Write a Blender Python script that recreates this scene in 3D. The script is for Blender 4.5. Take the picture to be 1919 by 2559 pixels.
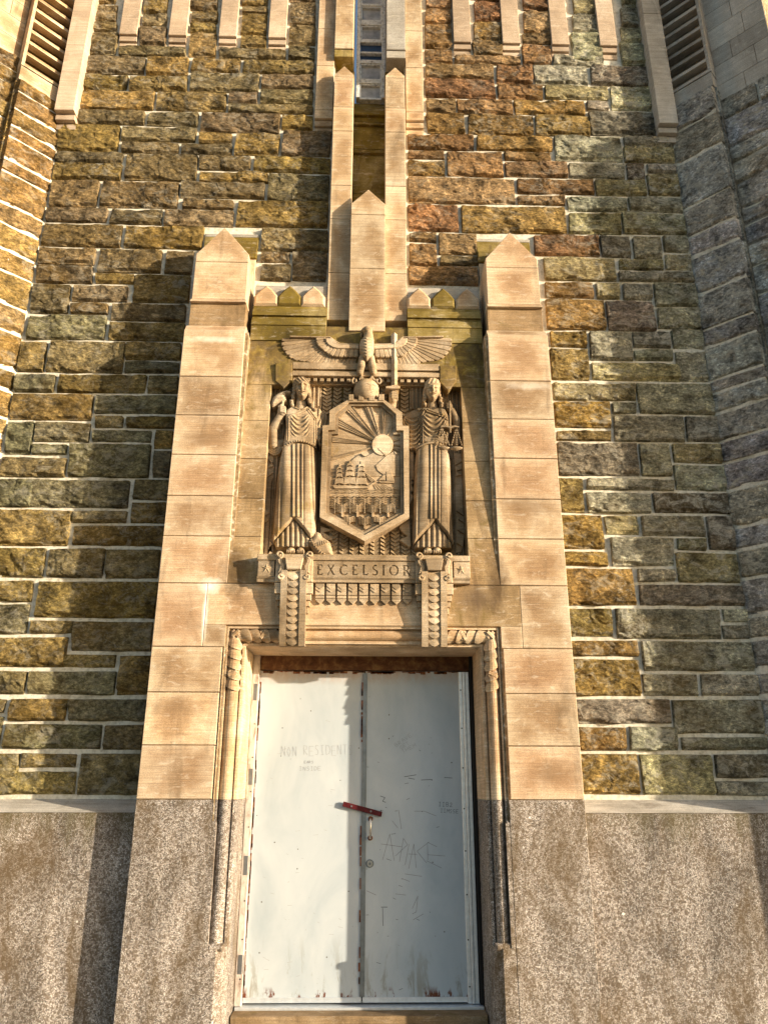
import bpy, bmesh, math, random
import numpy as np
from mathutils import Matrix, Vector

for o in list(bpy.data.objects):
    bpy.data.objects.remove(o)
SC = bpy.context.scene
COL = SC.collection
R = math.radians
random.seed(7)

# ------------------------------------------------------------------ camera
PITCH, YAW, ROLL = R(19.4048), R(1.3853), R(0.1133)
CAM = np.array([0.0147, -6.73, 1.65])
FL = 1920.0                      # focal length in pixels of the 1919 px wide photograph
FW = np.array([math.sin(YAW)*math.cos(PITCH), math.cos(YAW)*math.cos(PITCH), math.sin(PITCH)])
r0 = np.array([math.cos(YAW), -math.sin(YAW), 0.0])
u0 = np.cross(r0, FW)
RT = r0*math.cos(ROLL) + u0*math.sin(ROLL)
UP = u0*math.cos(ROLL) - r0*math.sin(ROLL)
cd = bpy.data.cameras.new('camera')
cam = bpy.data.objects.new('camera', cd)
COL.objects.link(cam)
cd.sensor_fit = 'HORIZONTAL'
cd.sensor_width = 36.0
cd.lens = 36.0*FL/1919.0
cd.clip_start = 0.05
cd.clip_end = 2000
M = Matrix.Identity(4)
for i in range(3):
    M[i][0] = RT[i]; M[i][1] = UP[i]; M[i][2] = -FW[i]; M[i][3] = CAM[i]
cam.matrix_world = M
SC.camera = cam

# ------------------------------------------------------------------ sky and sun
SUN_EL, SUN_AZ = R(10.0), R(65.5)      # azimuth: to the right of the wall's own normal
sd = np.array([math.sin(SUN_AZ)*math.cos(SUN_EL), -math.cos(SUN_AZ)*math.cos(SUN_EL), math.sin(SUN_EL)])
W = bpy.data.worlds.new('World')
SC.world = W
W.use_nodes = True
wn = W.node_tree
wn.nodes.clear()
sky = wn.nodes.new('ShaderNodeTexSky')
sky.sky_type = 'NISHITA'
sky.sun_disc = False
sky.sun_elevation = SUN_EL
sky.sun_rotation = math.atan2(sd[0], sd[1])
sky.air_density = 1.0
sky.dust_density = 1.6
sky.ozone_density = 1.0
bg = wn.nodes.new('ShaderNodeBackground')
bg.inputs['Strength'].default_value = 0.132
wo = wn.nodes.new('ShaderNodeOutputWorld')
wn.links.new(sky.outputs[0], bg.inputs[0])
wn.links.new(bg.outputs[0], wo.inputs[0])
ld = bpy.data.lights.new('sun', 'SUN')
ld.energy = 5.0
ld.angle = R(0.6)
ld.color = (1.0, 0.85, 0.64)
sun = bpy.data.objects.new('sun', ld)
COL.objects.link(sun)
sun.location = (8, -6, 12)
sun.rotation_euler = Vector(-sd).to_track_quat('-Z', 'Y').to_euler()
SC.view_settings.view_transform = 'Standard'
SC.view_settings.look = 'None'
SC.view_settings.exposure = 0.96
SC.view_settings.gamma = 1.0
SC.view_settings.use_curve_mapping = False
SC.cycles.max_bounces = 6
SC.cycles.diffuse_bounces = 4

# ------------------------------------------------------------------ measuring: photo pixel -> point on a vertical plane y = const
def U(px, py, y):
    d = FW + RT*(px-959.5)/FL - UP*(py-1279.5)/FL
    t = (y-CAM[1])/d[1]
    q = CAM + d*t
    return float(q[0]), float(q[2])
def UV(px, py, y):                     # arrays
    a = (px-959.5)/FL; b = (py-1279.5)/FL
    dx = FW[0]+RT[0]*a-UP[0]*b; dy = FW[1]+RT[1]*a-UP[1]*b; dz = FW[2]+RT[2]*a-UP[2]*b
    t = (y-CAM[1])/dy
    return CAM[0]+dx*t, CAM[2]+dz*t
def Zr(py, y, px=915.):
    return U(px, py, y)[1]

# ------------------------------------------------------------------ scene tree helpers
def place(o, parent):
    COL.objects.link(o)
    if parent is not None:
        o.parent = parent
        o.matrix_parent_inverse = Matrix.Translation(parent.location).inverted()
    return o
def tag(o, label=None, cat=None, group=None, kind=None):
    if label: o['label'] = label
    if cat: o['category'] = cat
    if group: o['group'] = group
    if kind: o['kind'] = kind
    return o
def thing(name, label, cat, loc=(0, 0, 0), group=None):
    o = bpy.data.objects.new(name, None)
    o.empty_display_size = 0.1
    o.location = loc
    COL.objects.link(o)
    return tag(o, label, cat, group, 'thing')
def subempty(name, parent):
    o = bpy.data.objects.new(name, None)
    o.location = (0, 0, 0)
    COL.objects.link(o); o.parent = parent
    o.matrix_parent_inverse = Matrix.Translation(parent.location).inverted()
    return o
def mobj(name, verts, faces, mat, parent=None, smooth=False):
    me = bpy.data.meshes.new(name)
    me.from_pydata([tuple(map(float, v)) for v in verts], [], faces)
    me.validate()
    bm = bmesh.new(); bm.from_mesh(me)
    bmesh.ops.recalc_face_normals(bm, faces=bm.faces)
    bm.to_mesh(me); bm.free()
    if smooth:
        me.polygons.foreach_set('use_smooth', [True]*len(me.polygons))
    me.materials.append(mat)
    return place(bpy.data.objects.new(name, me), parent)

class MB:
    """collects shapes that belong to ONE part"""
    def __init__(s): s.v = []; s.f = []
    def add(s, verts, faces):
        n = len(s.v); s.v += list(verts); s.f += [tuple(i+n for i in f) for f in faces]; return s
    def box(s, x0, x1, y0, y1, z0, z1, c=0.0, yt=None):
        """y0 front; yt: front y at the top (leaning face); c: chamfer of the front edges"""
        yt = y0 if yt is None else yt
        if c <= 0:
            v = [(x0,y0,z0),(x1,y0,z0),(x1,yt,z1),(x0,yt,z1),(x0,y1,z0),(x1,y1,z0),(x1,y1,z1),(x0,y1,z1)]
            return s.add(v, [(0,1,2,3),(4,7,6,5),(0,4,5,1),(3,2,6,7),(0,3,7,4),(1,5,6,2)])
        v = [(x0+c,y0,z0+c),(x1-c,y0,z0+c),(x1-c,yt,z1-c),(x0+c,yt,z1-c),
             (x0,y0+c,z0),(x1,y0+c,z0),(x1,yt+c,z1),(x0,yt+c,z1),
             (x0,y1,z0),(x1,y1,z0),(x1,y1,z1),(x0,y1,z1)]
        return s.add(v, [(0,1,2,3),(0,4,5,1),(1,5,6,2),(2,6,7,3),(3,7,4,0),
                         (4,8,9,5),(5,9,10,6),(6,10,11,7),(7,11,8,4),(8,11,10,9)])
    def prism(s, pts, yf, yb, c=0.0):
        """pts: (x,z) polygon; extruded from yf (front) to yb, front edge chamfered by c"""
        n = len(pts)
        if c > 0:
            ins = offset(pts, c)
            v = [(p[0], yf, p[1]) for p in ins] + [(p[0], yf+c, p[1]) for p in pts] + [(p[0], yb, p[1]) for p in pts]
            f = [tuple(range(n)), tuple(range(3*n-1, 2*n-1, -1))]
            for k in (0, n):
                f += [(k+i, k+(i+1) % n, k+n+(i+1) % n, k+n+i) for i in range(n)]
        else:
            v = [(p[0], yf, p[1]) for p in pts] + [(p[0], yb, p[1]) for p in pts]
            f = [tuple(range(n)), tuple(range(2*n-1, n-1, -1))] + [(i, (i+1) % n, n+(i+1) % n, n+i) for i in range(n)]
        return s.add(v, f)
    def profile(s, prof, x0, x1):
        """prof: (y,z) closed polygon, run along x"""
        n = len(prof)
        v = [(x0, p[0], p[1]) for p in prof] + [(x1, p[0], p[1]) for p in prof]
        return s.add(v, [tuple(range(n)), tuple(range(2*n-1, n-1, -1))] + [(i, (i+1) % n, n+(i+1) % n, n+i) for i in range(n)])
    def tube(s, pts, rad, n=8, caps=True):
        pts = [Vector(p) for p in pts]; rr = rad if isinstance(rad, (list, tuple)) else [rad]*len(pts)
        base = len(s.v); up = None
        for i, p in enumerate(pts):
            d = (pts[min(i+1, len(pts)-1)]-pts[max(i-1, 0)]).normalized()
            a = d.cross(Vector((0, 1, 0)))
            if a.length < 1e-3: a = d.cross(Vector((1, 0, 0)))
            a.normalize(); b = d.cross(a)
            for k in range(n):
                t = 2*math.pi*k/n
                s.v.append(tuple(p + a*rr[i]*math.cos(t) + b*rr[i]*math.sin(t)))
        for i in range(len(pts)-1):
            for k in range(n):
                s.f.append((base+i*n+k, base+i*n+(k+1) % n, base+(i+1)*n+(k+1) % n, base+(i+1)*n+k))
        if caps:
            s.f.append(tuple(base+k for k in range(n))[::-1]); s.f.append(tuple(base+(len(pts)-1)*n+k for k in range(n)))
        return s
    def build(s, name, mat, parent=None, smooth=False):
        return mobj(name, s.v, s.f, mat, parent, smooth)

def offset(pts, c):
    """shrink a simple polygon by c (miter)"""
    n = len(pts)
    area = sum(pts[i][0]*pts[(i+1) % n][1]-pts[(i+1) % n][0]*pts[i][1] for i in range(n))
    sg = 1 if area > 0 else -1
    out = []
    for i in range(n):
        a = Vector(pts[i-1]); b = Vector(pts[i]); d = Vector(pts[(i+1) % n])
        e1 = (b-a); e2 = (d-b)
        if e1.length < 1e-9 or e2.length < 1e-9: out.append(tuple(b)); continue
        e1.normalize(); e2.normalize()
        n1 = Vector((-e1.y, e1.x))*sg; n2 = Vector((-e2.y, e2.x))*sg
        m = n1+n2
        if m.length < 1e-4: m = n1
        m.normalize()
        k = min(c/max(m.dot(n1), 0.35), c*2.2)
        q = b+m*k
        out.append((q.x, q.y))
    return out
def pw(pts, y, sc=1.0, ox=0.0, oy=0.0):
    """digitised polygon (zoom units) -> (x,z) on plane y"""
    return [U(ox+sc*a, oy+sc*b, y) for a, b in pts]
def box(name, x0, x1, y0, y1, z0, z1, mat, parent, c=0.0, yt=None):
    return MB().box(x0, x1, y0, y1, z0, z1, c, yt).build(name, mat, parent)

# ------------------------------------------------------------------ numpy value noise
_rng = np.random.RandomState(11)
_tab = _rng.rand(256, 256)
def vnoise(x, y, seed=0):
    x = x+seed*17.31; y = y+seed*9.77
    xi = np.floor(x).astype(int); yi = np.floor(y).astype(int)
    fx = x-xi; fy = y-yi
    fx = fx*fx*(3-2*fx); fy = fy*fy*(3-2*fy)
    a = _tab[xi & 255, yi & 255]; b = _tab[(xi+1) & 255, yi & 255]
    c = _tab[xi & 255, (yi+1) & 255]; d = _tab[(xi+1) & 255, (yi+1) & 255]
    return (a*(1-fx)+b*fx)*(1-fy)+(c*(1-fx)+d*fx)*fy
def fbm(x, y, seed=0, o=4):
    s = 0; a = .5; f = 1
    for k in range(o):
        s = s+a*vnoise(x*f, y*f, seed+k*3); a *= .5; f *= 2.03
    return s

# ------------------------------------------------------------------ materials
class NT:
    def __init__(s, name):
        s.m = bpy.data.materials.new(name); s.m.use_nodes = True
        s.t = s.m.node_tree; s.t.nodes.clear()
        s.out = s.n('ShaderNodeOutputMaterial')
        s.b = s.n('ShaderNodeBsdfPrincipled')
        s.l(s.b.outputs[0], s.out.inputs[0])
    def n(s, ty, **kw):
        nd = s.t.nodes.new(ty)
        for k, v in kw.items(): setattr(nd, k, v)
        return nd
    def l(s, a, b): s.t.links.new(a, b)
    def pos(s, sx=1, sy=1, sz=1, rot=(0, 0, 0)):
        g = s.n('ShaderNodeNewGeometry'); mp = s.n('ShaderNodeMapping')
        mp.inputs['Scale'].default_value = (sx, sy, sz); mp.inputs['Rotation'].default_value = rot
        s.l(g.outputs['Position'], mp.inputs[0]); return mp.outputs[0]
    def noise(s, vec, scale, detail=4, rough=.6, dist=0.0):
        nd = s.n('ShaderNodeTexNoise'); s.l(vec, nd.inputs['Vector'])
        nd.inputs['Scale'].default_value = scale; nd.inputs['Detail'].default_value = detail
        nd.inputs['Roughness'].default_value = rough; nd.inputs['Distortion'].default_value = dist
        return nd.outputs[0]
    def vor(s, vec, scale, feature='F1', rnd=1.0):
        nd = s.n('ShaderNodeTexVoronoi', feature=feature); s.l(vec, nd.inputs['Vector'])
        nd.inputs['Scale'].default_value = scale; nd.inputs['Randomness'].default_value = rnd
        return nd
    def ramp(s, fac, stops, interp='LINEAR'):
        nd = s.n('ShaderNodeValToRGB'); cr = nd.color_ramp; cr.interpolation = interp
        while len(cr.elements) < len(stops): cr.elements.new(.5)
        for e, (p, c) in zip(cr.elements, stops):
            e.position = p; e.color = (*c, 1) if isinstance(c, tuple) else (c, c, c, 1)
        s.l(fac, nd.inputs[0]); return nd.outputs[0]
    def mix(s, fac, a, b, mode='MIX'):
        nd = s.n('ShaderNodeMix', data_type='RGBA', blend_type=mode)
        for sock, v in ((nd.inputs[0], fac), (nd.inputs[6], a), (nd.inputs[7], b)):
            if isinstance(v, (int, float)): sock.default_value = v
            elif isinstance(v, tuple): sock.default_value = (*v, 1)
            else: s.l(v, sock)
        return nd.outputs[2]
    def math(s, op, a, b=0.0, clamp=False):
        nd = s.n('ShaderNodeMath', operation=op, use_clamp=clamp)
        for sock, v in ((nd.inputs[0], a), (nd.inputs[1], b)):
            if isinstance(v, (int, float)): sock.default_value = v
            else: s.l(v, sock)
        return nd.outputs[0]
    def bump(s, h, strength, dist, prev=None):
        nd = s.n('ShaderNodeBump'); nd.inputs['Strength'].default_value = strength; nd.inputs['Distance'].default_value = dist
        s.l(h, nd.inputs['Height'])
        if prev is not None: s.l(prev, nd.inputs['Normal'])
        return nd.outputs[0]
    def fin(s, col, rough=.9, normal=None, metal=0.0, spec=.25):
        for k, v in (('Base Color', col), ('Roughness', rough), ('Metallic', metal), ('Specular IOR Level', spec)):
            i = s.b.inputs[k]
            if isinstance(v, tuple): i.default_value = (*v, 1)
            elif isinstance(v, (int, float)): i.default_value = v
            else: s.l(v, i)
        if normal is not None: s.l(normal, s.b.inputs['Normal'])
        return s.m

def ashlar(name, dark, mid, light, moss=0.0, mosscol=(.20, .15, .02), tool=1.0, grime=.35, rot=0.12, topmoss=0.0, fleck=.38, runoff=None, edge=0.0, blobs=(), hue=0.0):
    t = NT(name)
    oi = t.n('ShaderNodeObjectInfo')
    big = t.noise(t.pos(1, 1, .8), 2.3, 5, .62, .3)
    c = t.ramp(big, [(.28, dark), (.5, mid), (.74, light)])
    rv = t.math('MULTIPLY_ADD', oi.outputs['Random'], .46); t.t.nodes[-1].inputs[2].default_value = .72
    c = t.mix(1.0, c, rv, 'MULTIPLY')
    c = t.mix(t.math('MULTIPLY', t.ramp(t.math('FRACT', t.math('MULTIPLY', oi.outputs['Random'], 7.3)), [(.45, 0.0), (.9, 1.0)]), .35*hue), c, (.44, .25, .15))
    # each block is paler towards its joints, browner in the middle
    tc = t.n('ShaderNodeTexCoord'); sg = t.n('ShaderNodeSeparateXYZ'); t.l(tc.outputs['Generated'], sg.inputs[0])
    ex = t.math('ABSOLUTE', t.math('MULTIPLY_ADD', sg.outputs[0], 2.0)); t.t.nodes[-2].inputs[2].default_value = -1.0
    ez = t.math('ABSOLUTE', t.math('MULTIPLY_ADD', sg.outputs[2], 2.0)); t.t.nodes[-2].inputs[2].default_value = -1.0
    en = t.math('ADD', t.math('MAXIMUM', ex, ez), t.math('MULTIPLY', t.math('SUBTRACT', t.noise(t.pos(1, 1, 1), 5, 5, .65, .4), .5), 1.1))
    c = t.mix(t.math('MULTIPLY', t.ramp(en, [(.55, 0.0), (1.05, 1.0)]), edge), c, light)
    c = t.mix(t.math('MULTIPLY', t.ramp(en, [(.15, 1.0), (.55, 0.0)]), edge*.8), c, dark)
    # horizontal tooling
    tv = t.pos(2.2, 2.2, 95, (0, rot, 0))
    tl = t.noise(tv, 1.0, 3, .7, .2)
    c = t.mix(min(1, .5*tool), c, t.ramp(tl, [(.3, .48), (.55, 1.0), (.75, 1.4)]), 'MULTIPLY')
    gr = t.noise(t.pos(), 120, 2, .6)
    c = t.mix(.6, c, t.ramp(gr, [(.3, .5), (.6, 1.1), (.75, 1.4)]), 'MULTIPLY')
    # pale weathered flecks
    fl = t.noise(t.pos(1, 1, 3), 7, 6, .75, .6)
    c = t.mix(t.math('MULTIPLY', t.ramp(fl, [(.55, 0.0), (.68, 1.0)]), fleck), c, (.84, .75, .61))
    # dark runs
    st = t.noise(t.pos(3.2, 3.2, .55), 1.5, 6, .65, .8)
    c = t.mix(t.math('MULTIPLY', t.ramp(st, [(.56, 0.0), (.74, 1.0)]), grime), c, (.085, .055, .028))
    if moss > 0:
        ms = t.noise(t.pos(1, 1, .7), 3.4, 7, .7, .5)
        c = t.mix(t.ramp(ms, [(.62-.32*moss, 0.0), (.80-.30*moss, 1.0)]), c, mosscol)
    if runoff:               # algae and soot washed down from the weathered crown
        g = t.n('ShaderNodeNewGeometry'); sp = t.n('ShaderNodeSeparateXYZ'); t.l(g.outputs['Position'], sp.inputs[0])
        w = t.noise(t.pos(4, 4, .8), 1.4, 6, .7, .5)
        zf_ = t.math('ADD', t.math('DIVIDE', t.math('SUBTRACT', sp.outputs[2], runoff[0]), runoff[1]-runoff[0]), t.math('MULTIPLY', t.math('SUBTRACT', w, .5), 1.6))
        c = t.mix(t.ramp(zf_, [(.30, 0.0), (.95, .80)]), c, t.ramp(t.noise(t.pos(), 9, 7, .75, .5), [(.32, (.022, .016, .005)), (.5, (.105, .070, .010)), (.62, (.22, .155, .02)), (.75, (.42, .34, .17))]))
    for (bx, bz, rx, rz, bc, ba) in blobs:      # individual stains, each with its own place and shape
        g = t.n('ShaderNodeNewGeometry'); sp = t.n('ShaderNodeSeparateXYZ'); t.l(g.outputs['Position'], sp.inputs[0])
        dx = t.math('DIVIDE', t.math('SUBTRACT', sp.outputs[0], bx), rx); dz = t.math('DIVIDE', t.math('SUBTRACT', sp.outputs[2], bz), rz)
        rr = t.math('SQRT', t.math('ADD', t.math('MULTIPLY', dx, dx), t.math('MULTIPLY', dz, dz)))
        rr = t.math('ADD', rr, t.math('MULTIPLY', t.math('SUBTRACT', t.noise(t.pos(1.5, 1.5, 1), 6, 6, .7, .6), .5), 1.5))
        c = t.mix(t.math('MULTIPLY', t.ramp(rr, [(.25, 1.0), (1.0, 0.0)]), ba), c, bc)
    if topmoss > 0:          # lichen that has settled on weathered ledges
        g = t.n('ShaderNodeNewGeometry'); sp = t.n('ShaderNodeSeparateXYZ'); t.l(g.outputs['True Normal'], sp.inputs[0])
        ms = t.noise(t.pos(), 9, 6, .7, .4)
        f = t.math('MULTIPLY', t.ramp(sp.outputs[2], [(.25, 0.0), (.6, 1.0)]), t.ramp(ms, [(.35, 0.0), (.6, 1.0)]))
        c = t.mix(t.math('MULTIPLY', f, topmoss), c, mosscol)
    nb = t.bump(tl, .5*tool, .004)
    nb = t.bump(gr, .35, .002, nb)
    pit = t.vor(t.pos(), 26).outputs['Distance']
    nb = t.bump(t.ramp(pit, [(.0, 0.0), (.10, 1.0)]), .5, .003, nb)
    return t.fin(c, .93, nb)

BR = (.085, .05, .022); WH = (.86, .82, .74)
BLOBS = ((-1.16, 3.42, .16, .30, BR, .75), (-1.37, 3.30, .13, .09, WH, .9), (-1.40, 3.05, .03, .28, WH, .75), (1.20, 3.34, .13, .34, BR, .85), (1.02, 3.20, .22, .16, (.12, .08, .05), .7), (-1.52, 5.84, .30, .05, WH, .5), (1.52, 4.10, .35, .12, (.20, .12, .06), .6), (-1.55, 4.75, .22, .10, (.24, .15, .08), .6), (1.62, 5.36, .30, .05, WH, .3), (-1.60, 2.25, .30, .12, (.22, .14, .075), .5), (1.60, 1.72, .28, .14, (.22, .13, .065), .6))
SAND = ashlar('tan_sandstone', (.29, .175, .085), (.50, .345, .195), (.80, .66, .47), grime=.50, edge=.40, hue=1.0)
SANDR = ashlar('tan_sandstone_portal', (.30, .18, .092), (.50, .34, .195), (.80, .65, .46), grime=.52, edge=.42, hue=1.0, rot=-.1, blobs=BLOBS)
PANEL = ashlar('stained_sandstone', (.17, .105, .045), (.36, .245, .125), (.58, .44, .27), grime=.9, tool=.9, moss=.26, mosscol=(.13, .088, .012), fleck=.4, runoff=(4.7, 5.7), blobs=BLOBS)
RELIEF = ashlar('carved_sandstone', (.21, .14, .072), (.41, .30, .185), (.68, .56, .41), grime=.6, tool=1.0, fleck=.12, moss=.08, mosscol=(.22, .135, .02), topmoss=.55, rot=0.0)
OLIVE = ashlar('lichen_sandstone', (.07, .05, .010), (.20, .14, .028), (.48, .38, .17), grime=.9, tool=.8, moss=.30, mosscol=(.18, .125, .008), fleck=.3)
GREYS = ashlar('grey_sandstone', (.33, .30, .25), (.47, .43, .37), (.63, .60, .54), grime=.55, tool=.9)
STRIP = ashlar('strip_sandstone', (.36, .27, .19), (.50, .38, .27), (.64, .52, .40), grime=.30, tool=1.0)

def mortar_mat():
    t = NT('pale_mortar')
    n = t.noise(t.pos(), 28, 5, .65)
    c = t.ramp(n, [(.25, (.36, .32, .24)), (.5, (.66, .62, .52)), (.8, (.82, .78, .68))])
    st = t.noise(t.pos(), 3.0, 5, .65)
    c = t.mix(t.ramp(st, [(.56, 0.0), (.75, .7)]), c, (.20, .17, .09))
    return t.fin(c, .95, t.bump(n, .6, .006))
MORTAR = mortar_mat()
def mortar2():
    t = NT('tan_joint_mortar')
    n = t.noise(t.pos(1, 1, 1), 18, 5, .7)
    c = t.ramp(n, [(.35, (.19, .125, .06)), (.55, (.33, .24, .14)), (.68, (.75, .67, .55))])
    return t.fin(c, .95, t.bump(n, .5, .004))
JOINT = mortar2()

def rubble():
    t = NT('rock_faced_stone')
    oi = t.n('ShaderNodeObjectInfo')
    p = t.pos()
    n1 = t.noise(p, 5.5, 7, .68, .4)
    n2 = t.noise(t.pos(1, 1, 1.7, (0, .35, 0)), 25, 8, .82, .35)
    c = t.mix(1.0, oi.outputs['Color'], t.ramp(n1, [(.32, .28), (.46, .85), (.56, 1.25), (.70, 2.0)]), 'MULTIPLY')
    c = t.mix(.72, c, t.ramp(n2, [(.38, .10), (.47, .60), (.54, 1.15), (.64, 2.6)]), 'MULTIPLY')  # crevice shade and bright ridges put into the stone colour
    # iron-brown and olive tints drifting over the wall
    h = t.noise(p, 1.25, 4, .6, .3)
    c = t.mix(t.math('MULTIPLY', t.ramp(h, [(.52, 0.0), (.7, 1.0)]), .38), c, (.23, .135, .02))
    # pale lichen flecks
    lv = t.noise(t.pos(1, 1, 1.4), 6.5, 9, .80, .8)
    lm = t.noise(p, 1.7, 3, .5)
    f = t.math('MULTIPLY', t.ramp(lv, [(.50, 0.0), (.60, 1.0)]), t.ramp(lm, [(.36, .12), (.58, 1.0)]))
    al = t.math('MULTIPLY', f, oi.outputs['Alpha'])
    c = t.mix(al, c, (.74, .70, .58))
    dk = t.noise(t.pos(1, 1, 1.8), 5.5, 9, .8, .6)
    c = t.mix(t.math('MULTIPLY', t.ramp(dk, [(.56, 0.0), (.68, 1.0)]), .75), c, (.022, .018, .010))
    nb = t.bump(t.noise(t.pos(1, 1, 1.9, (0, .3, 0)), 13, 9, .8, .6), 1.0, .06)
    nb = t.bump(n2, 1.0, .022, nb)
    return t.fin(c, .95, nb, spec=.15)
RUBBLE = rubble()
BAND = ashlar('brown_sandstone', (.16, .10, .045), (.32, .215, .115), (.50, .37, .23), grime=.7, moss=.18, mosscol=(.14, .10, .01), fleck=.2)

def granite(name, washed):
    t = NT(name)
    v = t.vor(t.pos(), 240)
    g = t.n('ShaderNodeSeparateColor'); t.l(v.outputs['Color'], g.inputs[0])
    c = t.ramp(g.outputs[0], [(.0, (.05, .043, .037)), (.20, (.15, .125, .105)), (.40, (.31, .26, .22)), (.66, (.46, .40, .35)), (.92, (.70, .66, .61))], 'CONSTANT')
    v2 = t.vor(t.pos(), 60); g2 = t.n('ShaderNodeSeparateColor'); t.l(v2.outputs['Color'], g2.inputs[0])
    c = t.mix(t.ramp(g2.outputs[1], [(.0, .0), (.72, .0), (.74, .75)], 'CONSTANT'), c, (.13, .095, .065))
    v3 = t.vor(t.pos(), 16); g3 = t.n('ShaderNodeSeparateColor'); t.l(v3.outputs['Color'], g3.inputs[0])
    sp = t.math('MULTIPLY', t.ramp(v3.outputs['Distance'], [(.0, 1.0), (.16, 1.0), (.20, 0.0)]), t.ramp(g3.outputs[0], [(.0, 0.0), (.975, 0.0), (.98, 1.0)], 'CONSTANT'))
    c = t.mix(sp, c, (.85, .80, .74))
    st = t.noise(t.pos(1.6, 1.6, .6), 1.6, 6, .65, .6)
    c = t.mix(.8, c, t.ramp(st, [(.3, .38), (.5, .95), (.68, 1.5)]), 'MULTIPLY')
    st2 = t.noise(t.pos(1.2, 1.2, .5), 2.3, 6, .7, .8)
    c = t.mix(t.math('MULTIPLY', t.ramp(st2, [(.48, 0.0), (.66, 1.0)]), .75), c, (.11, .070, .03))
    g5 = t.n('ShaderNodeNewGeometry'); s5 = t.n('ShaderNodeSeparateXYZ'); t.l(g5.outputs['Position'], s5.inputs[0])
    run = t.noise(t.pos(5, 5, .35), 1.3, 6, .7, .5)     # moss and dirt washed off the sloping top
    f5 = t.math('ADD', t.math('MULTIPLY', t.math('SUBTRACT', s5.outputs[2], .95), 1.6), t.math('MULTIPLY', t.math('SUBTRACT', run, .5), 2.2))
    c = t.mix(t.math('MULTIPLY', t.ramp(f5, [(.35, 0.0), (.95, 1.0)]), .7*washed), c, (.085, .068, .02))
    return t.fin(c, .8, t.bump(g.outputs[0], .5, .003), spec=.3)
GRANITE = granite('speckled_granite', 0.0)
GRANITEP = granite('speckled_granite_plinth', 1.0)

def plain(name, col, rough=.6, metal=0.0, var=.25, scale=14, spec=.4, bmp=.0):
    t = NT(name)
    n = t.noise(t.pos(), scale, 5, .65)
    c = t.mix(1.0, col, t.ramp(n, [(.3, 1-var), (.7, 1+var)]), 'MULTIPLY')
    return t.fin(c, rough, t.bump(n, bmp, .004) if bmp else None, metal, spec)
def door_paint():
    t = NT('chalky_door_paint')
    n = t.noise(t.pos(1, 1, .5), 2.2, 6, .6, .5)
    c = t.ramp(n, [(.3, (.37, .425, .465)), (.5, (.46, .505, .535)), (.72, (.55, .58, .595))])
    # chips and scuffs
    ch = t.noise(t.pos(1, 1, 1.7), 24, 5, .75, .4); cm = t.noise(t.pos(), 2.0, 3, .5)
    f = t.math('MULTIPLY', t.ramp(ch, [(.665, 0.0), (.69, 1.0)]), t.ramp(cm, [(.44, .0), (.6, 1.0)]))
    c = t.mix(t.math('MULTIPLY', f, .8), c, (.16, .16, .15))
    sp = t.vor(t.pos(1, 1, 1), 11); spc = t.n('ShaderNodeSeparateColor'); t.l(sp.outputs['Color'], spc.inputs[0])
    f2 = t.math('MULTIPLY', t.ramp(sp.outputs['Distance'], [(.0, 1.0), (.055, 1.0), (.075, 0.0)]), t.ramp(spc.outputs[0], [(.0, 0.0), (.60, 0.0), (.61, 1.0)], 'CONSTANT'))
    c = t.mix(f2, c, (.10, .085, .07))
    # scraped paint low down on the leaves: a stain band above the kick plate
    g = t.n('ShaderNodeNewGeometry'); s = t.n('ShaderNodeSeparateXYZ'); t.l(g.outputs['Position'], s.inputs[0])
    low = t.ramp(t.math('ADD', t.math('MULTIPLY', s.outputs[2], 1.4), .0), [(.06, 1.0), (.62, 0.0)])
    sc = t.noise(t.pos(6, 6, 1.5), 1.6, 7, .75, .6)
    f3 = t.math('MULTIPLY', low, t.ramp(sc, [(.53, 0.0), (.60, 1.0)]))
    c = t.mix(t.math('MULTIPLY', f3, .75), c, (.26, .25, .205))
    # rust creeping from the head
    hi = t.ramp(t.math('SUBTRACT', s.outputs[2], 2.0), [(.50, 0.0), (.64, 1.0)])
    rn = t.noise(t.pos(2, 2, 1), 9, 6, .7, .5)
    f4 = t.math('MULTIPLY', hi, t.ramp(rn, [(.30, 0.0), (.75, 1.0)]))
    c = t.mix(t.math('MULTIPLY', f4, .95), c, (.42, .20, .06))
    rl = t.ramp(s.outputs[2], [(.0, 1.0), (.055, 0.0)])
    f5 = t.math('MULTIPLY', rl, t.ramp(t.noise(t.pos(3, 3, 1), 3.0, 5, .7, .3), [(.54, 0.0), (.58, 1.0)]))
    c = t.mix(f5, c, (.13, .035, .012))
    rf = t.math('MULTIPLY_ADD', n, .25); t.t.nodes[-1].inputs[2].default_value = .36
    return t.fin(c, rf, t.bump(ch, .12, .002), spec=.4)
DOOR = door_paint()
def rusty(name, c0, c1, c2, rough=.85, sx=1, sz=1, sc=12):
    t = NT(name)
    n = t.noise(t.pos(sx, 1, sz), sc, 7, .72, .4)
    c = t.ramp(n, [(.3, c0), (.5, c1), (.7, c2)])
    return t.fin(c, rough, t.bump(n, .5, .004))
RUST = rusty('rusted_header', (.04, .016, .008), (.115, .052, .024), (.24, .145, .06))
RUSTEDGE = rusty('rusted_edge', (.06, .016, .008), (.17, .055, .022), (.33, .17, .08), sc=26)
FRAMEP = rusty('peeling_frame_paint', (.20, .12, .08), (.55, .48, .42), (.68, .62, .56), sc=18, sz=.4)
ALU = plain('aluminium_strip', (.72, .76, .79), .38, .55, .12, 20)
GREYMET = plain('grey_astragal', (.22, .24, .25), .45, .6, .25, 10)
HINGE = plain('steel_hinge', (.20, .21, .22), .45, .7, .2, 10)
DARK = plain('dark_gap', (.015, .013, .012), .9, 0, .2)
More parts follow.
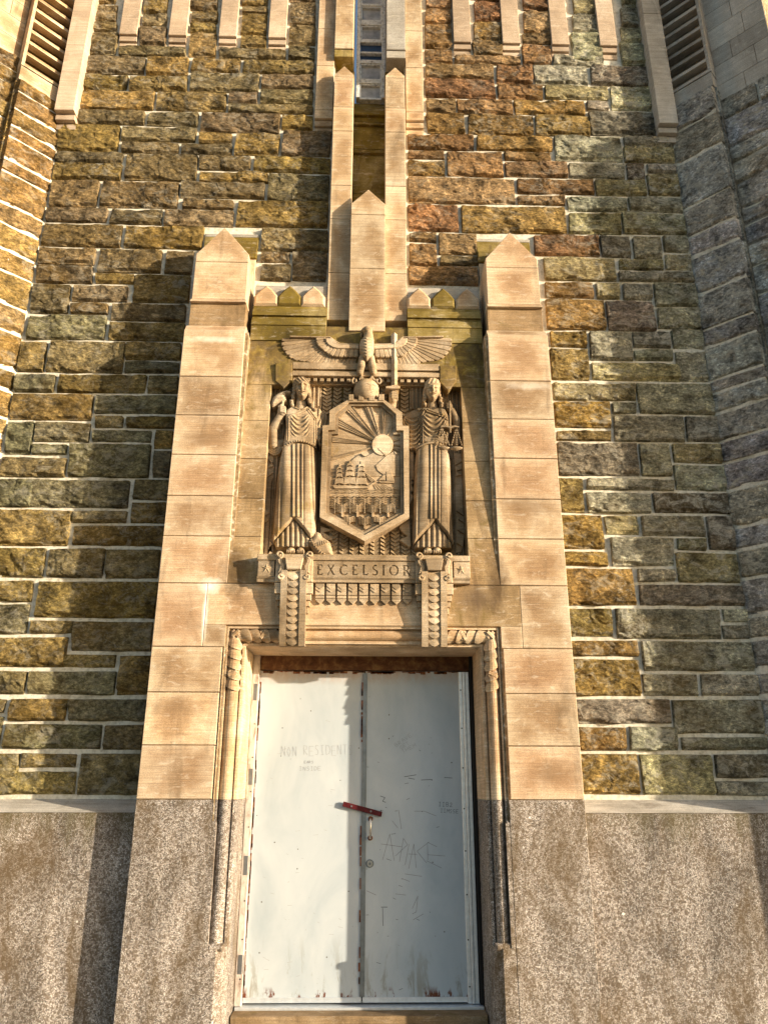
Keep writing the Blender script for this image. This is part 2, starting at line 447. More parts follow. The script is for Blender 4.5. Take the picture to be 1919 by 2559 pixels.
REDBAR = rusty('red_painted_bar', (.045, .004, .005), (.085, .007, .010), (.13, .022, .022), .5, sc=30)
CHROME = plain('worn_chrome', (.55, .53, .50), .3, .9, .25, 40)
PENCIL = plain('pencil_mark', (.22, .21, .22), .9, 0, .3, 40)
PENCILW = plain('faint_scratch', (.33, .33, .34), .9, 0, .25, 40)
INK = plain('black_ink', (.05, .05, .055), .8, 0, .3, 40)
WINP = rusty('chipped_white_paint', (.16, .15, .15), (.55, .58, .60), (.68, .70, .72), .6, sc=24)
BLUEP = plain('blue_panel', (.018, .045, .11), .4, 0, .15)
def glass():
    t = NT('dusty_window_glass')
    n = t.noise(t.pos(), 6, 5, .6)
    c = t.ramp(n, [(.3, (.16, .17, .18)), (.7, (.42, .43, .44))])
    return t.fin(c, .22, None, 0, .6)
GLASS = glass()
PAVE = ashlar('ground_paving', (.09, .085, .075), (.13, .125, .11), (.18, .17, .155), tool=.2, fleck=.05)
# ================================================================== ground
gv = [(-60, -60, -.16), (60, -60, -.16), (60, 60, -.16), (-60, 60, -.16)]
tag(mobj('ground', gv, [(0, 1, 2, 3)], PAVE), kind='structure')

WY = .5                                   # plane of the rubble wall behind the portal (y = 0)
CORN = 3.69                               # re-entrant corners at x = +-CORN
S2 = math.sqrt(.5)

class Frame:
    def __init__(s, o, r, n): s.o = np.array(o, float); s.r = np.array(r, float); s.n = np.array(n, float)
    def p(s, u, v, h):
        u = np.asarray(u, float); v = np.asarray(v, float); h = np.asarray(h, float)
        return np.stack([s.o[0]+s.r[0]*u+s.n[0]*h, s.o[1]+s.r[1]*u+s.n[1]*h, s.o[2]+v], -1)
FRONT = Frame((0, WY, 0), (1, 0, 0), (0, -1, 0))
WINGR = Frame((CORN, WY, 0), (S2, -S2, 0), (-S2, -S2, 0))
WINGL = Frame((-CORN, WY, 0), (-S2, -S2, 0), (S2, -S2, 0))
SETB = .15
ER = np.array([4.095, .095, 0]); EL = np.array([-4.06, .13, 0])
OUTR = Frame(ER+np.array([S2, S2, 0])*SETB, (S2, -S2, 0), (-S2, -S2, 0))
OUTL = Frame(EL+np.array([-S2, S2, 0])*SETB, (-S2, -S2, 0), (S2, -S2, 0))

_sc = [0]
def rockface(fr, quad, parent, col, dep=1.0, name='stone', lich=.4):
    """one rock-faced stone; quad = (u,v) TL, TR, BR, BL"""
    _sc[0] += 1
    sd_ = _sc[0]
    (a, b, c, d) = [np.array(q, float) for q in quad]
    w = max(np.linalg.norm(b-a), np.linalg.norm(c-d)); h = max(np.linalg.norm(d-a), np.linalg.norm(c-b))
    nu = int(min(46, max(8, round(w/.020)))); nv = int(min(22, max(7, round(h/.018))))
    s, t = np.meshgrid(np.linspace(0, 1, nu+1), np.linspace(0, 1, nv+1))
    # crowd the grid towards the edges
    s = s+.055*np.sin(4*np.pi*s)/2*(-1); t = t-.04*np.sin(4*np.pi*t)/2
    P = (a[None, None]*((1-s)*(1-t))[..., None]+b[None, None]*(s*(1-t))[..., None]
         + c[None, None]*(s*t)[..., None]+d[None, None]*((1-s)*t)[..., None])
    u, v = P[..., 0], P[..., 1]
    eu = np.minimum(s, 1-s)*w; et = t*h; eb = (1-t)*h
    rag = .055*min(1, h/.25)*vnoise(u*6.5, v*0+sd_*.37, sd_)**1.3
    e = np.minimum(np.minimum(eu, et), np.maximum(eb-rag, 0)+.004)
    ramp = np.clip(e/.014, 0, 1)**.6
    big = fbm(u*2.6, v*3.6, sd_, 3); med = fbm(u*9, v*13, sd_+5, 3)
    rid = np.abs(vnoise(u*5+v*3, v*8, sd_+9)-.5)*2
    rg2 = 1-np.abs(fbm(u*7+v*4, v*15, sd_+21, 3)*2.2-1.0)
    fac = np.floor(vnoise(u*4.2, v*6.5, sd_+3)*4)/4
    hh = ramp*dep*(.006+.034*big+.030*(med-.3)+.014*rid+.028*fac+.024*rg2)
    hh = np.maximum(hh, .002)+.010
    edge = (s < 1e-6) | (s > 1-1e-6) | (t < 1e-6) | (t > 1-1e-6)
    hh = np.where(edge, -.012, hh)
    V = fr.p(u, v, hh).reshape(-1, 3)
    k = nu+1
    F = [(i*k+j, i*k+j+1, (i+1)*k+j+1, (i+1)*k+j) for i in range(nv) for j in range(nu)]
    o = mobj(name, V, F, RUBBLE, parent)
    o.color = (col[0]*1.36, col[1]*1.33, col[2]*1.42, lich)
    return o

def inset_quad(q, g):
    cu = sum(p[0] for p in q)/4; cv = sum(p[1] for p in q)/4
    out = []
    for (u, v) in q:
        out.append((u+(g if u < cu else -g), v+(g if v < cv else -g)))
    return out
def jit(col, a=.22):
    k = 1+random.uniform(-a, a)
    return tuple(max(.01, c*k*(1+random.uniform(-.035, .035))) for c in col)

# -------- digitised courses: x0, x1, y top, y bottom in three enlarged views (scale .5787, origin below)
K = .5787
LEFT1 = """400 515 -60 30|400 515 30 110|395 515 110 150|385 515 150 252|625 735 -60 75|615 730 75 125|605 728 125 212|825 950 -60 60|825 948 60 115|822 945 115 155|815 942 155 262|
1045 1165 -60 40|1042 1163 40 75|1040 1160 75 165|1035 1158 165 225|1250 1370 -60 25|1250 1368 25 125|1245 1368 125 210|1240 1365 210 272|515 812 212 258|945 1240 222 270|
370 632 255 335|632 822 258 340|822 1042 264 328|1042 1362 272 333|355 560 335 402|560 818 341 408|820 1125 328 412|1125 1360 335 398|345 675 402 488|675 985 409 495|985 1120 412 460|1122 1358 400 462|985 1358 461 505|
335 635 488 553|635 862 495 560|862 1215 502 588|1215 1358 508 575|255 525 553 668|525 855 560 625|525 780 625 677|780 1008 632 681|858 1010 588 634|1010 1212 590 686|1212 1432 577 690|
240 540 668 715|230 535 715 790|540 860 677 796|860 1090 683 750|1090 1432 690 760|860 1165 751 800|220 435 790 908|435 780 795 913|780 1150 799 872|1155 1427 762 880|785 1018 873 917|
200 475 908 972|475 708 913 983|708 1015 918 990|1018 1422 879 996|180 535 973 1080|535 885 985 1088|1125 1422 997 1100|170 420 1080 1155|160 412 1156 1237|425 708 1086 1192|708 840 1091 1197|1120 1255 1099 1147|1118 1262 1148 1228|1258 1417 1101 1228|
140 312 1238 1367|412 590 1191 1240|315 562 1240 1316|575 830 1196 1322|310 478 1318 1368|480 812 1323 1400|120 468 1368 1480|470 805 1401 1486"""
LEFT3 = """85 208 12 150|208 545 12 153|545 790 18 98|540 785 99 155|68 248 153 239|248 638 155 241|638 778 158 243|48 412 240 358|412 772 243 330|410 545 331 391|545 765 334 393|28 155 358 507|152 400 361 451|400 665 393 453|665 752 395 481|140 302 451 508|302 658 453 605|660 745 482 606|
8 298 509 602|-60 155 603 732|140 570 607 736|572 735 608 702|565 725 702 803|-90 312 736 898|314 558 739 801|312 718 802 900|-90 205 899 1036|206 459 901 1037|459 700 903 1040|-90 155 1038 1139|156 688 1042 1210|-90 135 1139 1280|
134 328 1210 1277|318 670 1212 1356|-90 298 1281 1424|278 512 1356 1424|512 660 1358 1543|-90 122 1425 1541|122 510 1425 1542"""
LEFT5 = """-60 36 76 148|36 298 76 184|298 640 78 187|-90 18 150 310|16 448 186 309|448 628 188 310|-90 92 312 502|94 342 312 389|55 342 390 505|344 620 312 507"""
RIGHT2 = """172 292 -60 52|172 292 53 116|170 296 117 225|170 297 226 288|383 507 -60 20|382 508 21 106|381 510 107 190|378 514 191 252|590 722 -60 60|590 722 61 155|589 722 156 205|588 722 206 292|803 937 -60 76|803 937 77 156|802 940 157 288|
1013 1160 -60 45|1013 1162 46 130|1012 1160 131 195|1012 1160 196 298|296 590 252 291|722 942 254 300|174 476 291 351|476 641 295 377|641 878 298 383|882 1155 301 385|174 482 352 437|482 686 379 443|686 966 385 443|967 1180 386 491|177 312 438 502|312 558 443 506|558 865 446 510|866 970 446 491|
180 352 504 590|352 645 509 597|645 888 511 601|878 1195 492 600|95 390 593 660|390 727 599 664|727 1023 601 710|1024 1266 602 646|1025 1270 647 716|96 262 661 701|97 265 702 773|265 513 665 777|513 722 665 709|515 790 709 780|790 1036 715 786|1036 1124 717 787|1125 1276 717 761|1128 1284 762 858|
98 566 779 893|566 905 783 851|905 1130 788 859|568 780 853 899|782 1050 860 928|1050 1298 860 929|100 325 896 1013|325 786 900 1020|786 1020 929 1024|1020 1310 930 1025|102 228 1014 1060|229 405 1018 1112|102 230 1061 1160|640 927 1024 1121|927 1064 1030 1125|1064 1195 1034 1130|1195 1326 1027 1103|
232 405 1113 1160|100 408 1161 1245|680 1000 1122 1224|1001 1201 1131 1180|1201 1332 1104 1179|1003 1338 1181 1230|686 905 1225 1301|907 1018 1230 1304|1018 1156 1232 1307|1156 1348 1230 1335|692 955 1301 1437|955 1166 1308 1441|1166 1370 1336 1432"""
RIGHT4 = """708 872 -32 44|712 885 45 187|876 1070 -30 102|1062 1232 -30 46|1070 1246 47 104|1232 1390 -38 52|1252 1396 54 192|887 1275 103 189|722 1086 189 273|728 975 273 390|974 1086 275 331|1087 1422 194 331|735 977 391 447|977 1290 333 449|1290 1442 334 452|740 1096 449 596|1096 1236 450 598|1236 1452 452 543|1244 1474 544 662|
748 861 598 757|862 1250 600 660|864 1150 661 757|1150 1487 664 760|756 946 758 914|947 1100 760 852|1101 1380 760 857|1381 1512 762 917|1250 1386 857 919|966 1248 854 987|764 964 915 986|1252 1528 920 1056|770 1082 988 1157|1083 1255 988 1053|1086 1547 1055 1158|778 986 1158 1293|987 1450 1158 1300|1450 1567 1160 1227|1450 1577 1228 1300|
785 1096 1294 1374|790 1102 1375 1545|1100 1592 1300 1441|1104 1350 1441 1546|1351 1612 1440 1547"""
RIGHT6 = """815 1234 79 197|1230 1627 80 241|820 1044 198 313|1045 1266 198 314|1266 1642 242 313|828 1096 315 503|1097 1416 316 505|1417 1700 316 432|1420 1700 433 508"""

def stones_of(text, ox, oy, parent, side):
    for s in text.replace('\n', '').split('|'):
        if not s.strip(): continue
        x0, x1, y0, y1 = [float(t) for t in s.split()]
        ys = WY
        q = [U(ox+K*x0, oy+K*y0, ys), U(ox+K*x1, oy+K*y0, ys), U(ox+K*x1, oy+K*y1, ys), U(ox+K*x0, oy+K*y1, ys)]
        zt = (q[0][1]+q[1][1])/2; zb = (q[2][1]+q[3][1])/2
        xl = (q[0][0]+q[3][0])/2; xr = (q[1][0]+q[2][0])/2
        lim = CORN-.012
        xl, xr = max(xl, -lim), min(xr, lim)
        if xr-xl < .06: continue
        j_ = lambda: random.uniform(-.006, .006)
        ln = random.choice((0, 0, 0, .015, -.015))
        q = inset_quad([(xl+ln+j_(), zt+j_()), (xr+ln*.5+j_(), zt+j_()), (xr+j_(), zb+j_()), (xl+j_(), zb+j_())], .0060)
        xm, zm = (xl+xr)/2, (zt+zb)/2
        if side < 0:
            col = random.choice([(.215, .155, .06), (.20, .15, .068), (.23, .165, .052), (.21, .16, .085), (.165, .132, .064)])
            if zm < 6.4: col = random.choice([(.21, .17, .078), (.19, .17, .09), (.22, .17, .062), (.22, .16, .055), (.175, .165, .088)])
        else:
            f = (xm-1.9)/1.6
            if zm > 6.2 and xm < 2.3:
                col = random.choice([(.25, .155, .065), (.225, .125, .055), (.25, .165, .055), (.265, .175, .085), (.22, .155, .07)])
            elif xm < 2.35:
                col = random.choice([(.27, .18, .05), (.24, .16, .05), (.25, .185, .065)])
            else:  # past the shadow edge: its shade greyed into the stone colour
                col = random.choice([(.31, .30, .205), (.28, .27, .18), (.34, .30, .15), (.30, .275, .20), (.36, .345, .205), (.20, .175, .125)])
        rockface(FRONT, q, parent, jit(col), lich=.38 if side < 0 else min(.95, max(.40, .35+(xm-1.9)*.45)))

def mortar_sheet(fr, u0, u1, v0, v1, parent, h=.026):
    V = [*fr.p([u0, u1, u1, u0], [v0, v0, v1, v1], [h]*4), *fr.p([u0, u1, u1, u0], [v0, v0, v1, v1], [-.25]*4)]
    return mobj('mortar_bed', V, [(0, 1, 2, 3), (4, 7, 6, 5), (0, 4, 5, 1), (1, 5, 6, 2), (2, 6, 7, 3), (3, 7, 4, 0)], MORTAR, parent)

wl = thing('stone_wall', 'rock-faced olive brown stone wall with white mortar left of the portal', 'wall', (-2.6, WY, 0))
mortar_sheet(FRONT, -CORN, -1.75, -.16, 5.9, wl); mortar_sheet(FRONT, -CORN, -.43, 5.9, 13, wl)
stones_of(LEFT1, 0, 0, wl, -1); stones_of(LEFT3, 0, 850, wl, -1); stones_of(LEFT5, 0, 1700, wl, -1)
wr = thing('stone_wall', 'rock-faced stone wall of rusty and grey stones right of the portal', 'wall', (2.6, WY, 0))
mortar_sheet(FRONT, 1.75, CORN, -.16, 5.9, wr); mortar_sheet(FRONT, .43, CORN, 5.9, 13, wr)
stones_of(RIGHT2, 960, 0, wr, 1); stones_of(RIGHT4, 960, 850, wr, 1); stones_of(RIGHT6, 960, 1700, wr, 1)

# -------- angled return walls (45 degrees) with vents, and the outer walls behind them
def course_wall(fr, wid, zs, parent, cols, split=0.0, g=.006, dep=1.0):
    for zt, zb in zip(zs[:-1], zs[1:]):
        cuts = [0, wid]
        if split and random.random() < split:
            cuts = [0, wid*random.uniform(.35, .65), wid]
        for a, b in zip(cuts[:-1], cuts[1:]):
            q = inset_quad([(a, zt), (b, zt), (b, zb), (a, zb)], g)
            rockface(fr, q, parent, jit(random.choice(cols)), dep, lich=1.0 if cols is GREY else .45)
zl = [U(x, y, WY)[1] for x, y in ((129, 269), (128, 299), (141, 341), (138, 381), (133, 408), (120, 462), (118, 489), (103, 561), (98, 606), (88, 664), (82, 712), (68, 786), (62, 848), (46, 934), (30, 986), (23, 1052), (8, 1098), (2, 1145))]
while zl[-1] > .3: zl.append(zl[-1]-random.uniform(.2, .42))
zr = [U(x, y, WY)[1] for x, y in ((1706, 283), (1690, 346), (1698, 422), (1712, 532), (1724, 602), (1732, 654), (1747, 746), (1758, 833), (1766, 878), (1776, 960), (1784, 991), (1789, 1040), (1800, 1109), (1806, 1163), (1822, 1232), (1831, 1324), (1840, 1380), (1854, 1452), (1863, 1544), (1871, 1602), (1886, 1683))]
while zr[-1] > .3: zr.append(zr[-1]-random.uniform(.2, .42))
GOLD = [(.30, .20, .065), (.27, .175, .055), (.31, .22, .09), (.26, .165, .06)]  # sunlit side: warm light put into the stone colour
GREY = [(.41, .41, .36), (.35, .35, .315), (.46, .455, .40), (.39, .385, .335), (.43, .41, .32)]  # shaded side: grey of the shade put into the stone colour
for fr, zs, wid, side, cols, smat, rec in ((WINGL, zl, .555, -1, GOLD, SAND, .60), (WINGR, zr, .575, 1, GREY, GREYS, .60)):  # dressed stone too: warm sunlit copy left, grey shaded copy right
    lab = ('sunlit golden return wall angled forward at the left with louvred vent', 'shaded grey return wall angled forward at the right with louvred vent')[side > 0]
    wg = thing('return_wall', lab, 'wall', (side*CORN, WY, 0))
    course_wall(fr, wid, zs, wg, cols, dep=.8)
    sill = zs[0]+.205+.012
    # mortar bed / core below the vent
    V = [*fr.p([0, wid-.025, wid-.025, 0], [-.16, -.16, zs[0]+.0, zs[0]+.0], [.034]*4), *fr.p([0, wid-.025, wid-.025, 0], [-.16, -.16, zs[0], zs[0]], [-.3]*4)]
    mobj('mortar_bed', V, [(0, 1, 2, 3), (4, 7, 6, 5), (0, 4, 5, 1), (1, 5, 6, 2), (2, 6, 7, 3), (3, 7, 4, 0)], MORTAR, wg)
    for zt_, zb_2 in zip(zs[:-1], zs[1:]):      # dressed ends of the same stones, round the outer edge
        V = [*fr.p([wid-.03, wid+.012, wid+.012, wid-.03], [zb_2+.006, zb_2+.006, zt_-.006, zt_-.006], [-.012]*4), *fr.p([wid-.03, wid+.012, wid+.012, wid-.03], [zb_2+.006, zb_2+.006, zt_-.006, zt_-.006], [-.28]*4)]
        mobj('stone_return', V, [(0, 1, 2, 3), (4, 7, 6, 5), (0, 4, 5, 1), (1, 5, 6, 2), (2, 6, 7, 3), (3, 7, 4, 0)], RUBBLE, wg).color = (*jit(random.choice(cols)), .5)
    def obx(name, u0, u1, v0, v1, h0, h1, mat, tilt=0.0):
        V = [*fr.p([u0, u1, u1, u0], [v0, v0, v1, v1], [h1]*4), *fr.p([u0, u1, u1, u0], [v0+tilt, v0+tilt, v1+tilt, v1+tilt], [h0]*4)]
        return mobj(name, V, [(0, 1, 2, 3), (4, 7, 6, 5), (0, 4, 5, 1), (1, 5, 6, 2), (2, 6, 7, 3), (3, 7, 4, 0)], mat, wg)
    obx('sill_block', .004, wid-.004, zs[0]+.006, zs[0]+.205, -.3, .028, smat)
    obx('vent_back', 0, wid, sill, 13, -.30, -.10, PANEL if side < 0 else GREYS)
    obx('vent_jamb', wid-.035, wid, sill, 13, -.22, .03, smat)
    pit = .178
    k = 0
    while sill+k*pit < 12.3:
        z = sill+k*pit
        obx('louver_slat', .004, wid-.036, z, z+.044, -.09, .034, smat, .03)
        k += 1
    # outer wall
    fo = (OUTL, OUTR)[side > 0]
    lab = ('outer golden stone wall at the left edge beyond a dark shadow gap', 'outer grey stone wall at the right edge with smooth blocks above')[side > 0]
    wo_ = thing('outer_wall', lab, 'wall', (side*4.2, 0, 0))
    wlen, wtop = 1.12, .64
    zsm = 9.30 if side > 0 else 9.75
    V = [*fo.p([-.3, wlen, wlen, -.3], [-.16, -.16, zsm, zsm], [.030]*4), *fo.p([-.3, wlen, wlen, -.3], [-.16, -.16, zsm, zsm], [-.5]*4)]
    mobj('mortar_bed', V, [(0, 1, 2, 3), (4, 7, 6, 5), (0, 4, 5, 1), (1, 5, 6, 2), (2, 6, 7, 3), (3, 7, 4, 0)], MORTAR, wo_)
    V = [*fo.p([-.3, wtop, wtop, -.3], [zsm, zsm, 12.6, 12.6], [.0]*4), *fo.p([-.3, wtop, wtop, -.3], [zsm, zsm, 12.6, 12.6], [-.5]*4)]
    mobj('core', V, [(0, 1, 2, 3), (4, 7, 6, 5), (0, 4, 5, 1), (1, 5, 6, 2), (2, 6, 7, 3), (3, 7, 4, 0)], JOINT, wo_)
    z = zsm
    zz = [zsm]
    while zz[-1] > 4.2: zz.append(zz[-1]-random.choice((.22, .3, .36, .42, .27)))
    course_wall(fo, wlen, zz, wo_, cols, .75)
    row = 0
    while z < 12.5:
        hgt = (.27, .30, .26, .33)[row % 4]
        cut = (.30, .46, .22, .40)[row % 4]
        for a, b in ((-.08, cut), (cut, wtop)):
            c = .006
            V = [*fo.p([a+.003, b-.003, b-.003, a+.003], [z+.003, z+.003, z+hgt-.003, z+hgt-.003], [.014]*4), *fo.p([a+.003, b-.003, b-.003, a+.003], [z+.003, z+.003, z+hgt-.003, z+hgt-.003], [-.02]*4)]
            mobj('smooth_block', V, [(0, 1, 2, 3), (4, 7, 6, 5), (0, 4, 5, 1), (1, 5, 6, 2), (2, 6, 7, 3), (3, 7, 4, 0)], smat, wo_)
        z += hgt; row += 1

# -------- granite base with a weathered sloping top
GY = .165
zf = 1.41; zb_ = 1.512
for side in (-1, 1):
    lab = ('speckled granite plinth left of the portal with sloping top', 'speckled granite plinth right of the portal, mossy under its sloping top')[side > 0]
    g = thing('granite_plinth', lab, 'plinth', (side*2.7, GY, -.16))
    x0, x1 = sorted((side*1.842, side*3.66))
    MB().box(x0, x1, GY, WY+.05, -.16, zf-.001, .004).build('base_block', GRANITEP, g)
    MB().profile([(GY-.004, zf), (WY-.01, zb_), (WY+.05, zb_), (WY+.05, zf)], x0, x1).build('sloping_top', GREYS if side > 0 else GREYS, g)
# ================================================================== hanging strips high on the wall
def strip(cx, hw, zb, yf, label, mat=STRIP, joints=(), group='stone strips hanging high on the wall'):
    t = thing('wall_strip', label, 'stone strip', (cx, yf, zb-.2), group)
    m = MB(); z = zb
    cuts = [zb]+[j for j in joints if j > zb]+[13.0]
    for a, b in zip(cuts[:-1], cuts[1:]):
        MB().box(cx-hw, cx+hw, yf, WY+.02, a+.002, b-.002, .005).build('shaft', mat, t)
    d = (WY-yf)/3.4
    for k in range(2):
        MB().box(cx-hw+.002, cx+hw-.002, yf+d*(k+1), WY+.02, zb-.085*(k+1)-.004*k, zb-.085*k-.010, .003).build('corbel_step', mat, t)
    return t
order = ('first', 'second', 'third', 'fourth')
for k, c in enumerate((1.165, 1.785, 2.41, 3.022)):
    strip(-c, .11, 10.465, .405, 'short hanging stone strip, %s to the left of the window' % order[k], joints=(10.4,))
    strip(c, .11, 10.465, .405, 'short hanging stone strip, %s to the right of the window' % order[k], joints=(10.4,))
strip(-3.585, .115, 9.10, .30, 'wide long stone strip in the left corner beside the louvred vent', joints=(10.9,), group='long corner strips')
strip(3.585, .115, 9.10, .30, 'wide long stone strip in the right corner beside the louvred vent', GREYS, joints=(10.9,), group='long corner strips')  # grey copy of the strip stone, shade of this corner in its colour
strip(-.547, .107, 9.16, .395, 'long stone strip against the left side of the window pier', SAND, joints=(9.29, 10.0, 10.62), group='long strips flanking the window')
strip(.550, .107, 9.16, .395, 'long stone strip against the right side of the window pier', SAND, joints=(9.29, 10.0, 10.62), group='long strips flanking the window')

# ================================================================== stepped piers and window slot
def penta(x0, x1, zb, zs, za):
    return [(x0, zb), (x1, zb), (x1, zs), ((x0+x1)/2, za), (x0, zs)]
# side piers
for s in (-1, 1):
    a, b = (.190, .424)
    x0, x1 = sorted((s*a, s*b))
    t = thing('side_pier', 'slender pointed stone pier %s of the tall window slot' % ('left', 'right')[s > 0], 'pier', (s*.307, .25, 6.1), 'pointed piers flanking the window slot')
    yf = .25
    zc = [Zr(826, yf), Zr(800, yf), Zr(682, yf), Zr(547, yf), Zr(463, yf), Zr(327, yf), Zr(267, yf)]
    for i, (p, q) in enumerate(zip(zc[:-1], zc[1:])):
        if i == 0: continue
        MB().box(x0, x1, yf, .62, p+.002, q-.002, .005).build('block', SAND, t)
    zpk = Zr(252, yf)
    MB().prism(penta(x0, x1, zc[-1], zc[-1]+.005, zpk), yf, .62, .004).build('pointed_block', SAND, t)
    y2 = yf+.022
    za, zs, zj = Zr(165, y2), Zr(186, y2), Zr(192, y2)
    MB().box(x0+.002, x1-.002, y2, .62, zc[-1]+.004, zj-.002, .004).build('upper_block', SAND, t)
    MB().prism(penta(x0+.002, x1-.002, zj, zs, za), y2, .62, .004).build('pointed_cap', SAND, t)
    # jamb block hanging above it, beside the window
    j = thing('window_jamb', 'tall plain stone jamb hanging %s of the window panes' % ('left', 'right')[s > 0], 'jamb', (s*.3, .33, 9.9), 'stone jambs of the window')
    jm = (SAND, GREYS)[s > 0]
    zb = Zr(144, .36)
    ja, jb = sorted((s*.205, s*.438))
    MB().box(ja, jb, .33, .9, zb+.12, 13, .006).build('shaft', jm, j)
    MB().box(ja, jb, .345, .9, zb, zb+.115, .005).build('foot_band', (OLIVE, GREYS)[s > 0], j)
    xe, xi = (jb, ja) if s < 0 else (ja, jb)
    MB().box(*sorted((s*.190, s*.438)), .55, .9, Zr(250, .55), zb, .004).build('reveal', OLIVE, j)
# centre pier
t = thing('centre_pier', 'broad pointed stone pier standing above the carved eagle', 'pier', (0, .15, 6.05))
yf = .15
zc = [Zr(826, yf), Zr(670, yf), Zr(535, yf)]
MB().box(-.190, .187, yf, .62, zc[0], zc[1]-.002, .006).build('block', SAND, t)
MB().box(-.189, .187, yf, .62, zc[1]+.002, zc[2]-.002, .006).build('block', SAND, t)
MB().prism(penta(-.188, .188, zc[2]+.002, Zr(508, yf), Zr(472, yf)), yf, .62, .006).build('pointed_block', SAND, t)

# window
wt = thing('tall_window', 'narrow tall window with chipped white frame and blue panels above the pier', 'window', (.015, .7, 10))
yw = .70
def wz(q, y=yw): return Zr(q*.19289, y)
xa, xb = U(893, 150, yw)[0]-.01, U(960.6, 150, yw)[0]+.01
fr_ = subempty('frame', wt)
MB().box(xa, xa+.046, yw-.05, yw+.05, wz(1295), 12.5, .004).build('stile', WINP, fr_)
MB().box(xb-.046, xb, yw-.05, yw+.05, wz(1295), 12.5, .004).build('stile', WINP, fr_)
for q0, q1 in ((1290, 1310), (1045, 1100), (795, 840), (690, 712), (530, 570), (280, 345), (70, 95), (-180, -150), (-420, -390), (-640, -600)):
    MB().box(xa+.047, xb-.047, yw-.035, yw+.05, wz(q1), wz(q0), .004).build('rail', WINP, fr_)
for q0, q1, mt, nm in ((1100, 1290, GLASS, 'pane'), (840, 1045, GLASS, 'pane'), (712, 795, BLUEP, 'blue_panel'), (570, 690, BLUEP, 'blue_panel'), (345, 530, GLASS, 'pane'), (95, 280, GLASS, 'pane'), (-150, 70, GLASS, 'pane'), (-390, -180, GLASS, 'pane')):
    MB().box(xa+.05, xb-.05, yw+.012, yw+.03, wz(q1), wz(q0)).build(nm, mt, wt)
    if mt is GLASS:
        m = MB(); x0, x1, z0, z1 = xa+.0475, xb-.0475, wz(q1), wz(q0); w = .018
        m.box(x0, x0+w, yw-.02, yw+.012, z0, z1).box(x1-w, x1, yw-.02, yw+.012, z0, z1).box(x0+w, x1-w, yw-.02, yw+.012, z0, z0+w).box(x0+w, x1-w, yw-.02, yw+.012, z1-w, z1)
        m.build('pane_bead', WINP, wt)
# spandrel under the window
sp = thing('window_spandrel', 'olive stepped stone panels between the piers below the window', 'stone panel', (0, .6, 7.5))
sx0, sx1 = -.215, .215  # olive tone of the panels also carries bounced light in the slot
def sz(q, y): return Zr(q*.19289, y)
zt_ = sz(1305, .70)
MB().profile([(.74, zt_), (.56, sz(1455, .56)), (.56, sz(1455, .56)-.03), (.75, sz(1455, .56)-.03)], sx0, sx1).build('sloping_sill', OLIVE, sp)
MB().box(sx0, sx1, .60, .76, sz(1572, .60), sz(1455, .56)-.034).build('sunk_panel', OLIVE, sp)
MB().box(sx0, sx1, .545, .76, sz(1606, .545), sz(1575, .545), .004).build('ledge', OLIVE, sp)
MB().box(sx0, sx1, .585, .76, sz(1922, .585), sz(1606, .545)-.003).build('sunk_panel', OLIVE, sp)
MB().box(sx0, sx1, .53, .76, sz(1972, .53), sz(1926, .53), .004).build('ledge', OLIVE, sp)
MB().box(sx0, sx1, .57, .76, Zr(484, .57)+.003, sz(1972, .53)-.003).build('sunk_panel', OLIVE, sp)
MB().box(sx0, sx1, .57, .76, 6.0, Zr(484, .57)-.003).build('sunk_panel', OLIVE, sp)

# ================================================================== the portal
ZJ = [5.95, 5.42, 4.998, 4.581, 4.165, 3.772, 3.33, 2.762, 2.374, 1.94, 1.515]
PX, PI_ = 1.8385, 1.2244              # outer and inner edge of the pilasters
NX = .950                             # half width of the carved niche
XS, ZS = 1.21, 2.956                  # outer edge of the door moulding
RT_ = .16                             # how far the panel leans back at the top
def lean(z):                          # y of the leaning panel
    return max(0.0, (z-ZJ[6])/(ZJ[0]-ZJ[6]))*RT_
po = thing('stone_portal', 'tall tan sandstone door portal with pointed pilasters projecting from the wall', 'portal', (0, 0, -.16))
def rb(n=.0015): return random.uniform(-n, n)
